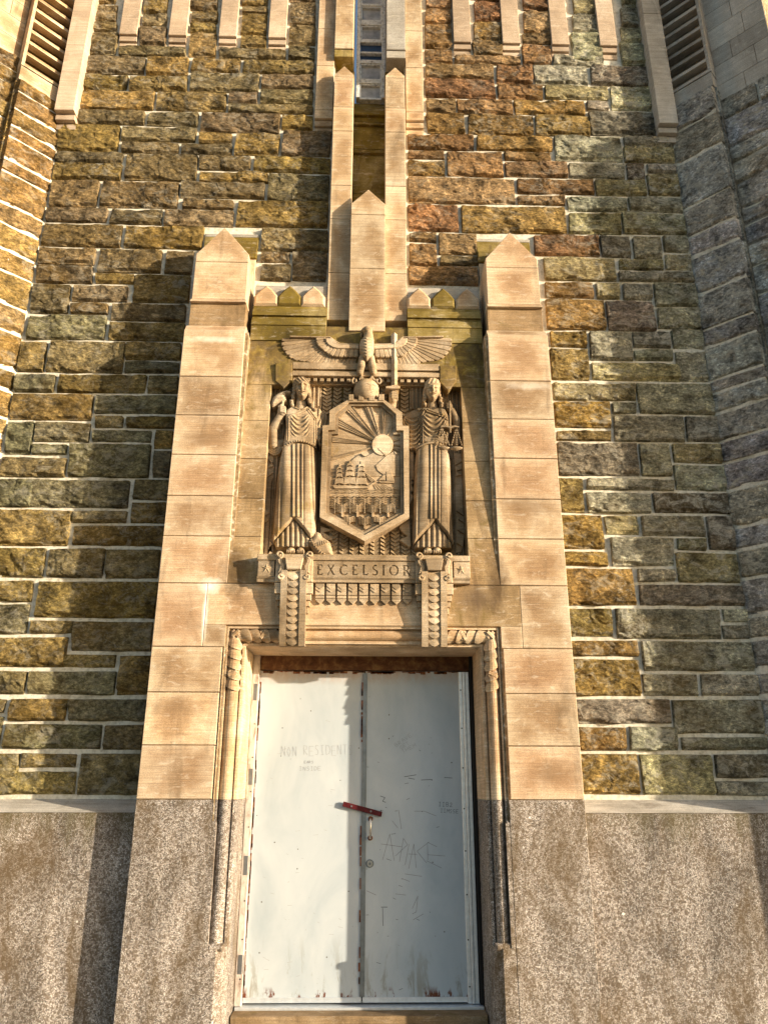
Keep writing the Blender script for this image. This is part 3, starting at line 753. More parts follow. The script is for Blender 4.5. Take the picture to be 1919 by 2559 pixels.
# cores carrying the joints
MB().box(-PX+.014, -PI_+.03, .018, WY+.05, -.16, ZJ[0]-.01).build('core', JOINT, po)
MB().box(PI_-.03, PX-.014, .018, WY+.05, -.16, ZJ[0]-.01).build('core', JOINT, po)
MB().box(-PI_+.031, PI_-.031, .010, WY+.05, ZS+.001, ZJ[6]).build('core', JOINT, po)
for s in (-1, 1):
    p = subempty('pilaster', po)
    p['label'] = 'pilaster of the portal on the %s' % ('left', 'right')[s > 0]
    for a, b in zip(ZJ[:-1], ZJ[1:]):
        lower = (abs(a-ZJ[6]) < .01)
        xi = 1.40 if lower else PI_
        x0, x1 = sorted((s*PX, s*xi))
        top = a == ZJ[0]
        MB().box(x0+.0015, x1-.0015, rb(), .2, b+.0035, a-(.0035 if not top else .0), .005).build('block', SANDR, p)
    x0, x1 = sorted((s*PX, s*XS))
    MB().box(x0, x1, .001, .2, -.16, ZJ[10]-.003, .005).build('granite_block', GRANITE, p)
    # inner lintel blocks
    x0, x1 = sorted((s*1.40, s*.62))
    MB().box(x0+.003, x1-.001, rb(), .2, ZS+.001, ZJ[6]-.0025, .004).build('lintel_block', PANEL if s > 0 else SANDR, p)
    if True:
        x0, x1 = sorted((s*1.40, s*(XS+.0005)))
        MB().box(x0+.003, x1-.0005, .0005, .2, ZJ[7]+.0025, ZS-.0005, .003).build('lintel_block', SANDR, p)
    # pilaster top: wash, recessed band, flared drip, pointed block
    x0, x1 = sorted((s*PX, s*PI_))
    zt = ZJ[0]
    zw = Zr(815.6 if s < 0 else 828, .06, 540 if s < 0 else 1290)
    yb = .068
    MB().profile([(0.005, zt-.004), (yb, zw+.012), (.30, zw+.012), (.30, zt-.004)], x0+.004, x1-.004).build('sloping_ledge', SAND, p)
    zd = Zr(752.7 if s < 0 else 766, .03, 540 if s < 0 else 1290)
    MB().box(x0+.022, x1-.022, yb, .42, zw+.008, zd+.012, .003).build('recessed_band', BAND, p)
    zu = Zr(745.5 if s < 0 else 759, .05, 540 if s < 0 else 1290)
    yu = .060
    MB().profile([(.028, zd), (yu, zu), (.42, zu), (.42, zd)], x0+.022, x1-.022).build('drip_edge', SAND, p)
    zjn = Zr(654 if s < 0 else 668, yu, 555 if s < 0 else 1278); zsh = Zr(634 if s < 0 else 646, yu, 555 if s < 0 else 1278)
    zap = Zr(567 if s < 0 else 579.5, yu, 564 if s < 0 else 1274)
    MB().box(x0+.030, x1-.030, yu, .42, zu+.001, zjn-.002, .005).build('upper_block', SANDR, p)
    MB().prism(penta(x0+.030, x1-.030, zjn+.002, zsh, zap), yu, .42, .006).build('pointed_cap', SANDR, p)
    # stepped slab behind the cap
    zs_ = 7.50
    MB().box(x0-.0, x1+.0, .455, WY+.05, zs_-.045, zs_, .006).build('slab_step', GREYS, p)
    MB().box(x0+.003, x1-.003, .450, WY+.05, zs_-.10, zs_-.047, .004).build('slab_step', OLIVE, p)
    MB().box(x0+.006, x1-.006, .430, WY+.05, zs_-.21, zs_-.103, .005).build('slab_step', OLIVE, p)
    MB().box(x0+.012, x1-.012, .405, WY+.05, zs_-.36, zs_-.213, .005).build('slab_step', OLIVE, p)
    MB().box(x0+.020, x1-.020, .425, WY+.05, ZJ[0]-.02, zs_-.363, .005).build('slab_body', SAND, p)
# leaning panel: side strips of the niche
rows = [ZJ[0]-.02, U(600, 956, .1)[1], U(600, 1047, .08)[1], U(600, 1144, .06)[1], U(600, 1243.5, .04)[1], U(600, 1340, .02)[1], ZJ[6]]
for s in (-1, 1):
    pn = subempty('leaning_panel', po)
    for a, b in zip(rows[:-1], rows[1:]):
        xi = NX if a < 5.6 else .80
        x0, x1 = sorted((s*PI_, s*xi))
        MB().box(x0, x1, lean(b)+rb(.001), .45, b+.002, a-.002, .003, lean(a)+rb(.001)).build('panel_block', PANEL, pn)
# head of the panel behind the eagle
zh0, zh1 = U(915, 925, .13)[1], ZJ[0]-.02
MB().box(-.80, .80, lean(zh0), .45, zh0, zh1, 0, lean(zh1)).build('head_panel', PANEL, po)
MB().box(-.43, .43, .17, .66, 5.86, 6.12).build('core', PANEL, po)
MB().box(-.6185, .6185, rb(), .2, ZS+.001, ZJ[6]-.0025, .004).build('lintel_block', SANDR, po)
# back of the niche
MB().box(-NX-.04, NX+.04, .26, .46, ZJ[6], zh0+.02).build('niche_back', PANEL, po)
# crown of the middle part: weathered bands, row of little pointed blocks
ymid = .20
def zrow(p): return Zr(p, ymid)
for s in (-1, 1):
    x0, x1 = sorted((s*.425, s*(PI_-.028)))
    pxm = 700 if s < 0 else 1130
    dz = 0 if s < 0 else 7
    zz = lambda p, y=ymid: Zr(p+dz, y, pxm)
    cr = subempty('crown', po)
    MB().box(x0, x1, .150, .48, ZJ[0]-.016, zz(812, .15)-.0, .003).build('fillet', OLIVE, cr)
    MB().profile([(.140, zz(811, .14)), (.172, zz(796, .172)), (.48, zz(796, .172)), (.48, zz(811, .14))], x0, x1).build('weathered_band', OLIVE, cr)
    MB().box(x0, x1, .195, .48, zz(796, .172)+.001, zz(787, .18)-.001).build('fillet', OLIVE, cr)
    MB().profile([(.172, zz(787, .172)), (.200, zz(771.5, .2)), (.48, zz(771.5, .2)), (.48, zz(787, .172))], x0, x1).build('weathered_band', OLIVE, cr)
    MB().box(x0, x1, .225, .48, zz(771.5, .2)+.001, zz(763, .21)).build('fillet', OLIVE, cr)
    MB().box(x0, x1, .275, .50, zz(763, .21)+.001, zz(713, .275), .004).build('parapet', GREYS, cr)
    for c in ((665, 723, 783), (1047, 1107, 1168))[s > 0]:
        xc = U(c, 740, .2)[0]; w = .126
        zb, zsx, za = zz(762, .205), zz(739, .205), zz(711, .205)
        m = MB()
        m.v = [(xc-w, .205, zb), (xc+w, .205, zb), (xc+w, .205, zsx), (xc, .205, za), (xc-w, .205, zsx),
               (xc-w, .272, zb), (xc+w, .272, zb), (xc+w, .272, zsx), (xc, .272, za), (xc-w, .272, zsx)]
        m = MB().prism([(xc-w, zb), (xc-w*.3, zb), (xc+w*.3, zb), (xc+w, zb), (xc+w, zsx), (xc+w*.5, (zsx+za)/2+.012), (xc, za), (xc-w*.5, (zsx+za)/2+.012), (xc-w, zsx)], .200, .272, .022)
        m.build('pointed_block', SAND if c not in (723, 1107) else OLIVE, cr)

# ================================================================== door moulding
sr = thing('door_surround', 'moulded sandstone door surround with leaf carved roll', 'door surround', (0, .1, -.16))
def roll(n=9, s0=.035, s1=.132, y0=.070, b=.052):
    return [(s0+(s1-s0)*(.5-.5*math.cos(math.pi*i/n)), y0-b*math.sin(math.pi*i/n)) for i in range(n+1)]
PROF = [(0.0, 0.0), (0.0, .028), (.012, .028), (.012, .018), (.028, .018), (.030, .075)]+roll()+[(.135, .100), (.146, .100), (.148, .078), (.170, .084), (.178, .112), (.180, .30), (.182, .595)]
def sweep(prof, zb, name, mat, parent, head=True, xmax=None, zcap=None):
    """runs the profile up one jamb, across the head, down the other jamb, as two jambs and one head"""
    n = len(prof)
    for s in (-1, 1):
        V = []
        for i, (d, y) in enumerate(prof):
            V.append((s*(XS-d), y, zb if not callable(zb) else zb(d)))
        for d, y in prof:
            V.append((s*(XS-d), y, (ZS-d) if zcap is None else zcap))
        mobj(name+'_jamb', V, [(i, i+1, n+i+1, n+i) for i in range(n-1)], mat, parent)
    if head:
        V = [(-(XS-d), y, ZS-d) for d, y in prof]+[((XS-d), y, ZS-d) for d, y in prof]
        mobj(name+'_head', V, [(i, i+1, n+i+1, n+i) for i in range(n-1)], mat, parent)
sweep(PROF, ZJ[10]+.0, 'moulding', SAND, sr)
# granite foot of the mouldings: outer fillet stops first, roll lower down, plain splay to the ground
zst1, zst2 = U(1262, 2057, 0)[1], U(1228, 2368, .05)[1]
sweep(PROF, zst1, 'granite_moulding', GRANITE, sr, head=False, zcap=ZJ[10]-.002)
PROF2 = [(0.0, 0.001), (.034, .001), (.036, .060)]+[(a, b_+.004) for a, b_ in roll()]+PROF[16:]
sweep(PROF2, zst2, 'granite_moulding', GRANITE, sr, head=False, zcap=zst1-.001)
PROF3 = [(0.0, 0.001), (.100, .001), (.135, .04), (.160, .10), (.178, .30), (.182, .595)]
sweep(PROF3, -.16, 'granite_splay', GRANITE, sr, head=False, zcap=zst2-.001)
for s in (-1, 1):
    m = MB(); x = s*(XS-.095)
    m.prism([(x-.058, zst2-.02), (x+.058, zst2-.02), (x+.058, zst2+.03), (x-.058, zst2+.03)], .005, .10, .012)
    m.build('stop_block', GRANITE, sr)
    m = MB(); x = s*(XS-.014)
    m.prism([(x-.014, zst1-.015), (x+.020, zst1-.015), (x+.020, zst1+.01), (x-.014, zst1+.01)], .003, .05, .006)
    m.build('stop_block', GRANITE, sr)
# leaf scales wrapped round the roll
def leaf(path, name='leaf'):
    """path(t, a) -> point; t along the roll 0..1, a round the roll -1..1"""
    na, nt = 8, 5
    V = []; F = []
    for i in range(nt+1):
        for j in range(na+1):
            a = -1+2*j/na; t = i/nt
            ln = math.sqrt(max(0, 1-a*a))*.55+.45
            V.append(path(t*ln, a, .016*math.sin(math.pi*min(1, t*1.0)*.5)+.002))
    for i in range(nt):
        for j in range(na):
            k = i*(na+1)+j
            F.append((k, k+1, k+na+2, k+na+1))
    # tip wall down to the roll
    b = len(V)
    for j in range(na+1):
        a = -1+2*j/na; ln = math.sqrt(max(0, 1-a*a))*.55+.45
        V.append(path(ln, a, -.003))
    k = nt*(na+1)
    F += [(k+j, k+j+1, b+j+1, b+j) for j in range(na)]
    return mobj(name, V, F, SAND, sr)
rc, rr_, ry, rb2 = .0835, .0485, .070, .052
def rollpt(a, off):
    th = math.pi/2*a*.96
    return rc+(rr_+off)*math.sin(th), ry-(rb2+off)*math.cos(th)
for s in (-1, 1):
    zbeg = ZS-rc-.03
    for k in range(7):
        z0 = zbeg-.088*k
        if z0-.1 < ZJ[8]+.01: break
        leaf(lambda t, a, o, s=s, z0=z0: (s*(XS-rollpt(a, o)[0]), rollpt(a, o)[1], z0-.092*t-.035*a))
    for k in range(6):
        x0 = XS-rc-.05-.082*k
        if x0-.09 < .70: break
        leaf(lambda t, a, o, s=s, x0=x0: (s*(x0-.088*t-.03*a), rollpt(a, o)[1], ZS-rollpt(a, o)[0]))
    # folded ribbon tie at the corner and along the roll
    for (cxx, czz, ang) in ((XS-rc-.005, ZS-rc+.01, .8), (XS-rc, ZS-.42, .45), (XS-.33, ZS-rc, 1.0)):
        for dd in (-1, 1):
            m = MB(); ca, sa = math.cos(ang*dd), math.sin(ang*dd)
            q = [(-.040, -.014), (.040, -.014), (.040, .014), (-.040, .014)]
            m.prism([(s*(cxx+ca*a-sa*b), czz+sa*a+ca*b) for a, b in q], .006+.004*dd, .05, .004)
            m.build('ribbon', SAND, sr)
# plain fascia across the middle of the head, between the brackets
MB().profile([(.0, ZS-.002), (.012, ZS-.012), (.012, ZS-.026), (.055, ZS-.030), (.050, ZS-.155), (.068, ZS-.158), (.3, ZS-.158), (.3, ZS-.002)], -.51, .51).build('fascia', SAND, sr)

# ================================================================== door
YD = .585
DX0, DX1 = U(602, 2512, YD)[0], U(1203, 2512, YD)[0]      # frame outer
dz0, dz1 = -.075, U(800, 1677, YD)[1]
print('door', DX0, DX1, dz1)
sil = thing('door_sill', 'worn stone door sill under the pale double door', 'sill', (0, .3, -.16))
MB().box(-1.02, 1.02, .34, .80, -.16, -.10, .004).build('step', BAND, sil)
MB().box(-1.20, 1.20, -.02, .339, -.3, -.165, .006).build('threshold', BAND, sil)
MB().box(-1.015, 1.015, .50, .80, -.0995, -.078, .003).build('sill_plate', ALU, sil)
df = thing('steel_door_casing', 'rust stained steel door frame with peeling cream paint', 'door frame', (0, YD, -.1))
FX = 1.026
DL, DR = -.962, .992
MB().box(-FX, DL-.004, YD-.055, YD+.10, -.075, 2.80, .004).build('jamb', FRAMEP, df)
MB().box(DR+.004, FX, YD-.035, YD+.10, -.075, 2.80, .004).build('jamb', DARK, df)  # coloured near-black to paint the shaded gap beside the leaf
MB().box(DL-.003, DR+.003, YD-.012, YD+.10, dz1+.006, 2.86, .003).build('header', RUST, df)
MB().box(-FX-.03, FX+.03, YD+.10, YD+.14, -.16, 2.95).build('backing', DARK, df)
for k in range(9):
    z = .12+k*.29
    m = MB(); m.tube([(DL-.022, YD-.0575, z), (DL-.022, YD-.05, z)], .006, 8); m.build('screw', DARK, df)
XM = U(908, 2100, YD)[0]
lf = thing('door_leaf', 'left leaf of the pale steel double door, in sun, with pencil scrawl', 'door', (DL, YD, -.07))
MB().box(DL, XM-.004, YD, YD+.045, dz0+.01, dz1, .003).build('panel', DOOR, lf)
MB().box(DL+.001, XM-.006, YD-.008, YD-.0005, dz0+.012, dz0+.050, .002).build('kick_strip', ALU, lf)
rf = thing('door_leaf', 'right leaf of the pale steel double door, in shade, with pull handle', 'door', (DR, YD, -.07))
MB().box(XM+.004, DR, YD, YD+.045, dz0+.01, dz1, .003).build('panel', DOOR, rf)
MB().box(XM+.006, DR-.10, YD-.008, YD-.0005, dz0+.012, dz0+.050, .002).build('kick_strip', ALU, rf)
# astragal: two lengths of overlapping strip, rusty
MB().box(XM-.020, XM+.022, YD-.012, YD-.001, dz0+.055, dz1-.02, .003).build('astragal', GREYMET, rf)
m = MB()
for k in range(26):
    z = random.choice((random.uniform(.0, 1.2), random.uniform(1.9, 2.5))); h = random.uniform(.02, .09)
    m.box(XM-.026-random.uniform(0, .006), XM-.0165, YD-.0135, YD-.0015, z, z+h)
m.build('rust_edge', RUSTEDGE, rf)['kind'] = 'stuff'
# aluminium edge strip on the right leaf, three ribs and screws
for a, b, d in ((DR-.098, DR-.066, .012), (DR-.064, DR-.040, .020), (DR-.038, DR-.004, .014)):
    MB().box(a, b, YD-d, YD-.001, dz0+.002, dz1-.005, .003).build('edge_strip', ALU, rf)
for k in range(8):
    z = .05+k*.345
    m = MB(); m.tube([(DR-.082, YD-.0145, z), (DR-.082, YD-.011, z)], .0065, 8); m.build('screw', DARK, rf)
# hinges on the left leaf
for py0, py1 in ((1711, 1752), (1922, 1962), (2138, 2186), (2384, 2432)):
    z0, z1 = U(625, py1, YD)[1], U(625, py0, YD)[1]
    h = subempty('hinge', lf)
    MB().box(DL-.046, DL-.012, YD-.0585, YD-.056, z0, z1, .001).build('hinge_plate', HINGE, h)
    m = MB(); m.tube([(DL-.004, YD-.045, z0), (DL-.004, YD-.045, z1)], .010, 8); m.build('knuckle', CHROME, h)
# rust line down the hinge edge
m = MB()
for k in range(60):
    z = random.uniform(0, 2.55); h = random.uniform(.02, .12)
    m.box(DL-.003, DL+random.uniform(.003, .014), YD-.0012, YD+.002, z, min(z+h, dz1-.003))
for k in range(40):
    a = random.uniform(DL, XM-.02); m.box(a, a+random.uniform(.02, .07), YD-.0012, YD+.002, dz1-random.uniform(.006, .03), dz1-.002)
m.build('rust_edge', RUSTEDGE, lf)['kind'] = 'stuff'
m = MB()
for k in range(40):
    a = random.uniform(XM+.02, DR-.1); m.box(a, a+random.uniform(.02, .07), YD-.0012, YD+.002, dz1-random.uniform(.006, .03), dz1-.002)
m.build('rust_edge', RUSTEDGE, rf)['kind'] = 'stuff'
# red bar wedged across the meeting stiles
def DPT(px, py, y=YD): x, z = U(px, py, y); return (x, y, z)
a = Vector(DPT(857, 2010, YD-.05)); b = Vector(DPT(954, 2036, YD-.05))
d = (b-a).normalized(); n_ = Vector((-d.z, 0, d.x))*.021
bar = thing('red_bar', 'short dark red bar fixed slantwise across the two door leaves', 'bar', tuple((a+b)/2))
m = MB(); m.prism([((a+n_).x, (a+n_).z), ((b+n_).x, (b+n_).z), ((b-n_).x, (b-n_).z), ((a-n_).x, (a-n_).z)], YD-.036, YD-.016, .003)
m.build('bar', REDBAR, bar)
for q in (.22, .72):
    c = a.lerp(b, q); m = MB(); m.tube([(c.x, YD-.042, c.z), (c.x, YD-.013, c.z)], .008, 8); m.build('spacer', GREYMET, bar)
# pull handle and lock
ht, hb = DPT(926, 2047), DPT(925, 2095)
hd = subempty('pull_handle', rf)
m = MB(); m.tube([(ht[0], YD, ht[2]), (ht[0], YD-.045, ht[2]), (ht[0], YD-.055, ht[2]-.015), (hb[0], YD-.055, hb[2]+.015), (hb[0], YD-.045, hb[2]), (hb[0], YD, hb[2])], .010, 10)
m.build('grip', CHROME, hd, True)
for q in (ht, hb):
    m = MB(); m.tube([(q[0], YD-.012, q[2]), (q[0], YD-.0008, q[2])], [.017, .022], 14); m.build('rose', RUSTEDGE, hd)
lk = DPT(924, 2159)
kh = subempty('lock', rf)
for r_, y0_, y1_, mt in ((.034, .010, .0008, GREYMET), (.026, .020, .009, CHROME), (.012, .026, .019, GREYMET)):
    m = MB(); m.tube([(lk[0], YD-y0_, lk[2]), (lk[0], YD-y1_, lk[2])], [r_*.9, r_], 18); m.build('lock_ring', mt, kh)

# pencil scrawl and scratches, flat on the paint
def stroke(m, pts, w=.0022, y=YD-.0012):
    P = [U(p[0], p[1], YD) for p in pts]
    for (a0, b0), (a1, b1) in zip(P[:-1], P[1:]):
        dx, dz = a1-a0, b1-b0; L = math.hypot(dx, dz)
        if L < 1e-6: continue
        nx, nz = -dz/L*w/2, dx/L*w/2
        i = len(m.v)
        m.v += [(a0+nx, y, b0+nz), (a1+nx, y, b1+nz), (a1-nx, y, b1-nz), (a0-nx, y, b0-nz)]
        m.f.append((i, i+1, i+2, i+3))
GLY = {'A': [[(0, 1), (.5, 0), (1, 1)], [(.2, .6), (.8, .6)]], 'B': [[(0, 0), (0, 1), (.7, 1), (.8, .7), (.5, .5), (0, .5)], [(.5, .5), (.7, .25), (.5, 0), (0, 0)]],
       'C': [[(.9, .1), (.3, 0), (0, .5), (.3, 1), (.9, .9)]], 'D': [[(0, 0), (0, 1), (.6, .9), (.9, .5), (.6, .1), (0, 0)]],
       'E': [[(.9, 0), (0, 0), (0, 1), (.9, 1)], [(0, .5), (.7, .5)]], 'G': [[(.9, .1), (.3, 0), (0, .5), (.3, 1), (.9, .9), (.9, .55), (.5, .55)]],
       'H': [[(0, 0), (0, 1)], [(.8, 0), (.8, 1)], [(0, .5), (.8, .5)]], 'I': [[(.4, 0), (.4, 1)], [(.1, 0), (.7, 0)], [(.1, 1), (.7, 1)]], 'L': [[(0, 0), (0, 1), (.8, 1)]],
       'M': [[(0, 1), (.1, 0), (.5, .6), (.9, 0), (1, 1)]], 'N': [[(0, 1), (.05, 0), (.75, 1), (.8, 0)]], 'O': [[(.4, 0), (0, .5), (.4, 1), (.8, .5), (.4, 0)]],
       'P': [[(0, 1), (0, 0), (.7, .1), (.7, .45), (0, .55)]], 'R': [[(0, 1), (0, 0), (.7, .1), (.6, .45), (0, .5), (.8, 1)]], 'S': [[(.8, .1), (.3, 0), (.1, .3), (.7, .6), (.6, .95), (0, 1)]],
       'T': [[(0, 0), (.9, 0)], [(.45, 0), (.45, 1)]], 'U': [[(0, 0), (.1, 1), (.7, 1), (.8, 0)]], 'V': [[(0, 0), (.4, 1), (.8, 0)]], '2': [[(0, .2), (.4, 0), (.7, .3), (0, 1), (.8, 1)]], '5': [[(.8, 0), (.1, 0), (.1, .45), (.7, .5), (.7, .9), (0, 1)]], ' ': []}
def scrawl(txt, x, y, w, h, mat, parent, ang=0.0, lw=.0022, gap=1.25, name='scrawl'):
    m = MB(); ca, sa = math.cos(ang), math.sin(ang)
    for i, ch in enumerate(txt):
        j = random.uniform(-.08, .08)
        for st in GLY[ch]:
            stroke(m, [(x+ca*(i*gap+a)*w-sa*(b+j)*h, y+sa*(i*gap+a)*w+ca*(b+j)*h) for a, b in st], lw)
    return m.build(name, mat, parent)
scrawl('NON RESIDENTS', 703, 1866, 11.2, 24, PENCILW, lf, -.02, .0022)
scrawl('EARS', 760, 1902, 5, 6, PENCIL, lf, 0, .0020)
scrawl('INSIDE', 748, 1916, 7.5, 10, PENCIL, lf, 0, .0018)
scrawl('BRAVE', 985, 1860, 8, 9, PENCIL, rf, -.6, .0018)
scrawl('GET', 998, 1866, 7, 8, PENCIL, rf, -.55, .0018)
scrawl('THEM', 1003, 1876, 8, 9, PENCIL, rf, -.5, .0018)
scrawl('IIB2', 1096, 2006, 7.5, 10, INK, rf, .02, .0030)
scrawl('IIMS5E', 1101, 2022, 6.2, 9, INK, rf, .05, .0026)
m = MB()
for st in ([(956, 2150), (974, 2085), (985, 2152)], [(952, 2110), (1003, 2117)], [(998, 2155), (1008, 2096), (1018, 2112), (988, 2140)], [(1012, 2163), (1022, 2110)], [(1021, 2172), (1034, 2110), (1040, 2170)], [(1020, 2135), (1042, 2136)],
           [(1072, 2105), (1042, 2128), (1066, 2158)], [(1068, 2106), (1092, 2117)], [(1068, 2110), (1069, 2150)], [(1069, 2137), (1112, 2140)], [(1066, 2152), (1103, 2170)], [(1012, 2185), (1054, 2191)],
           [(1035, 2028), (1060, 2028), (1090, 2040)], [(996, 2025), (1003, 2073)], [(980, 2052), (994, 2070)], [(988, 2235), (1014, 2238)], [(1030, 2272), (1044, 2240), (1040, 2280), (1030, 2285)], [(1032, 2300), (1058, 2285)], [(916, 2227), (940, 2238)], [(1003, 2196), (1024, 2204)]):
    stroke(m, st, .0034)
m.build('scratch', PENCIL, rf)
m = MB()
for st in ([(952, 2268), (968, 2268)], [(956, 2270), (957, 2315)], [(950, 1990), (962, 1994), (956, 2003), (964, 2006)], [(1010, 1942), (1040, 1937)], [(1020, 1945), (1036, 1948)], [(1052, 1950), (1078, 1949)], [(1110, 1944), (1130, 1945)]):
    stroke(m, st, .0045)
for k in range(26):
    x, y = random.uniform(915, 1100), random.uniform(1800, 2480)
    stroke(m, [(x, y), (x+random.uniform(-12, 12), y+random.uniform(-4, 4))], .0030)
m.build('scuff', INK, rf)['kind'] = 'stuff'
m = MB()
for k in range(34):
    x, y = random.uniform(660, 850), random.uniform(1750, 2470)
    stroke(m, [(x, y), (x+random.uniform(-14, 14), y+random.uniform(-4, 4))], .0024)
m.build('scuff', PENCILW, lf)['kind'] = 'stuff'
# ================================================================== carved relief
Z1 = (.19289, 640, 780)      # view of the left half (shared units for the left figure and the eagle)
Z2 = (.19289, 900, 780)      # view of the right half
Z5 = (.18983, 780, 960)      # view of the shield
QM = .00075                  # metres per unit of those views

def poly(pts, y, z=Z1): return pw(pts, y, z[0], z[1], z[2])

# ---------------- height-field carving: h(X, Y) in view units -> real surface standing out of the niche
def carve(name, fn, bounds, zv, mat, parent, ybase, step=4.0, ynom=.12, smooth=True):
    x0, x1, y0, y1 = bounds
    nx = int((x1-x0)/step)+1; ny = int((y1-y0)/step)+1
    X, Y = np.meshgrid(np.linspace(x0, x1, nx), np.linspace(y0, y1, ny))
    H = fn(X, Y)
    keep = H > 0
    H = np.where(keep, H, 0)
    px, pz = UV(zv[1]+zv[0]*X, zv[2]+zv[0]*Y, ynom)
    fk = keep[:-1, :-1] | keep[1:, :-1] | keep[:-1, 1:] | keep[1:, 1:]
    idx = np.full(X.shape, -1)
    need = np.zeros(X.shape, bool)
    for a, b in ((0, 0), (1, 0), (0, 1), (1, 1)):
        need[a:a+ny-1, b:b+nx-1] |= fk
    idx[need] = np.arange(need.sum())
    V = np.stack([px[need], ybase-H[need]*QM, pz[need]], -1)
    jj, ii = np.nonzero(fk)
    F = np.stack([idx[jj, ii], idx[jj+1, ii], idx[jj+1, ii+1], idx[jj, ii+1]], -1)
    me = bpy.data.meshes.new(name)
    me.from_pydata(V.tolist(), [], F.tolist())
    me.polygons.foreach_set('use_smooth', [smooth]*len(me.polygons))
    me.materials.append(mat)
    return place(bpy.data.objects.new(name, me), parent)
NEG = -1e6
def cap(X, Y, x1, y1, r1, x2, y2, r2, z1, z2, k=1.0):
    dx, dy = x2-x1, y2-y1; L2 = dx*dx+dy*dy+1e-9
    t = np.clip(((X-x1)*dx+(Y-y1)*dy)/L2, 0, 1)
    r = r1+(r2-r1)*t
    d = np.hypot(X-(x1+dx*t), Y-(y1+dy*t))/r
    return np.where(d < 1, z1+(z2-z1)*t+k*r*np.sqrt(np.clip(1-d*d, 0, 1)), NEG)
def ell(X, Y, cx, cy, rx, ry, z, dep):
    d = ((X-cx)/rx)**2+((Y-cy)/ry)**2
    return np.where(d < 1, z+dep*np.sqrt(np.clip(1-d, 0, 1)), NEG)
def G(X, Y, cx, cy, sx, sy, a): return a*np.exp(-((X-cx)/sx)**2-((Y-cy)/sy)**2)
def sdf(X, Y, pts):
    """distance inside a polygon (positive inside)"""
    d = np.full(X.shape, 1e9); ins = np.zeros(X.shape, bool); n = len(pts)
    for i in range(n):
        ax, ay = pts[i]; bx, by = pts[(i+1) % n]
        ex, ey = bx-ax, by-ay
        t = np.clip(((X-ax)*ex+(Y-ay)*ey)/(ex*ex+ey*ey+1e-9), 0, 1)
        d = np.minimum(d, np.hypot(X-ax-ex*t, Y-ay-ey*t))
        c = ((ay <= Y) & (by > Y)) | ((by <= Y) & (ay > Y))
        ins ^= c & (X < ax+(Y-ay)/(ey if abs(ey) > 1e-9 else 1e-9)*ex)
    return np.where(ins, d, -d)
def rnd(d, e): return np.sqrt(np.clip(1-(1-np.clip(d/e, 0, 1))**2, 0, 1))
def smx(*a):
    r = a[0]
    for b in a[1:]: r = np.maximum(r, b)
    return r
def sst(x, a, b):
    t = np.clip((x-a)/(b-a), 0, 1); return t*t*(3-2*t)

YN = .26                      # back of the niche
def face(X, Y, cx, cy, s=1.0, z=215, blind=False):
    x = (X-cx)/s; y = (Y-cy)/s
    d = (x/(92-22*np.clip(y/110, 0, 1)))**2+(y/122)**2
    h = np.where(d < 1, z-20+88*np.sqrt(np.clip(1-d*d, 0, 1)), NEG)
    a = G(x, y, -38, -36, 22, 13, -24)+G(x, y, 38, -36, 22, 13, -24)          # sockets
    a = a+G(x, y, -38, -34, 15, 7, 15)+G(x, y, 38, -34, 15, 7, 15)             # lids
    a = a+G(x, y, -38, -58, 30, 8, 10)+G(x, y, 38, -58, 30, 8, 10)             # brows
    a = a+G(x, y, 0, -20, 10, 40, 26)+G(x, y, 0, 12, 15, 12, 26)               # nose
    a = a+G(x, y, 0, 44, 27, 6, 12)+G(x, y, 0, 62, 22, 7, 13)+G(x, y, 0, 53, 30, 3.5, -18)   # mouth
    a = a+G(x, y, 0, 96, 26, 16, 16)+G(x, y, -58, 20, 24, 30, 8)+G(x, y, 58, 20, 24, 30, 8)
    if blind:
        b = np.exp(-((y+38)/20.)**6)
        a = a*(1-b)+b*(14+G(x, y, 0, -30, 12, 30, 16))
    return np.where(h > 0, h+a*s*1.7, NEG)
def braid(X, Y, pts, r, z):
    h = np.full(X.shape, NEG)
    for (a, b), (c, d) in zip(pts[:-1], pts[1:]):
        n = max(1, int(math.hypot(c-a, d-b)/(r*1.15)))
        for k in range(n):
            t = (k+.5)/n
            sx = (k % 2-.5)*r*.5
            h = np.maximum(h, ell(X, Y, a+(c-a)*t+sx, b+(d-b)*t, r*1.0, r*.85, z, r*.9))
    return h
def pleats(X, Y, outline, cx, hw, n, z, dome, amp):
    d = sdf(X, Y, outline)
    u = (X-cx)/hw
    h = z+dome*np.sqrt(np.clip(1-(u*.92)**2, 0, 1))+amp*np.abs(np.sin(np.pi*n*(u+1)/2))**.7
    return np.where(d > 0, h*rnd(d+6, 20), NEG)
def skirt(X, Y, outline, cx, w0, w1, y0, y1, z, dome, band, knee):
    d = sdf(X, Y, outline)
    t = np.clip((Y-y0)/(y1-y0), 0, 1); w = w0+(w1-w0)*t
    u = (X-cx)/w
    h = z+8+dome*.92*np.sqrt(np.clip(1-np.abs(u*.95)**3.4, 0, 1))
    side = sst(np.abs(u), .42, .62)
    h = h+sst(np.abs(u), .62, .80)*9*np.sin(u*30+.8*np.sin(t*3))
    for kx, ky, a in knee: h = h+G(X, Y, kx, ky, 88, 420, a)
    b0, b1, yb = band
    m = (X > b0) & (X < b1) & (Y < yb)
    bw = b1-b0
    h = h+np.where(m, 12+7*np.cos((X-b0)/bw*2*np.pi*2), 0)
    h = h+G(X, Y, b0-14, (y0+yb)/2, 9, 900, -8)+G(X, Y, b1+14, (y0+yb)/2, 9, 900, -8)
    return np.where(d > 0, np.maximum(h*rnd(d+10, 46), 6), NEG)

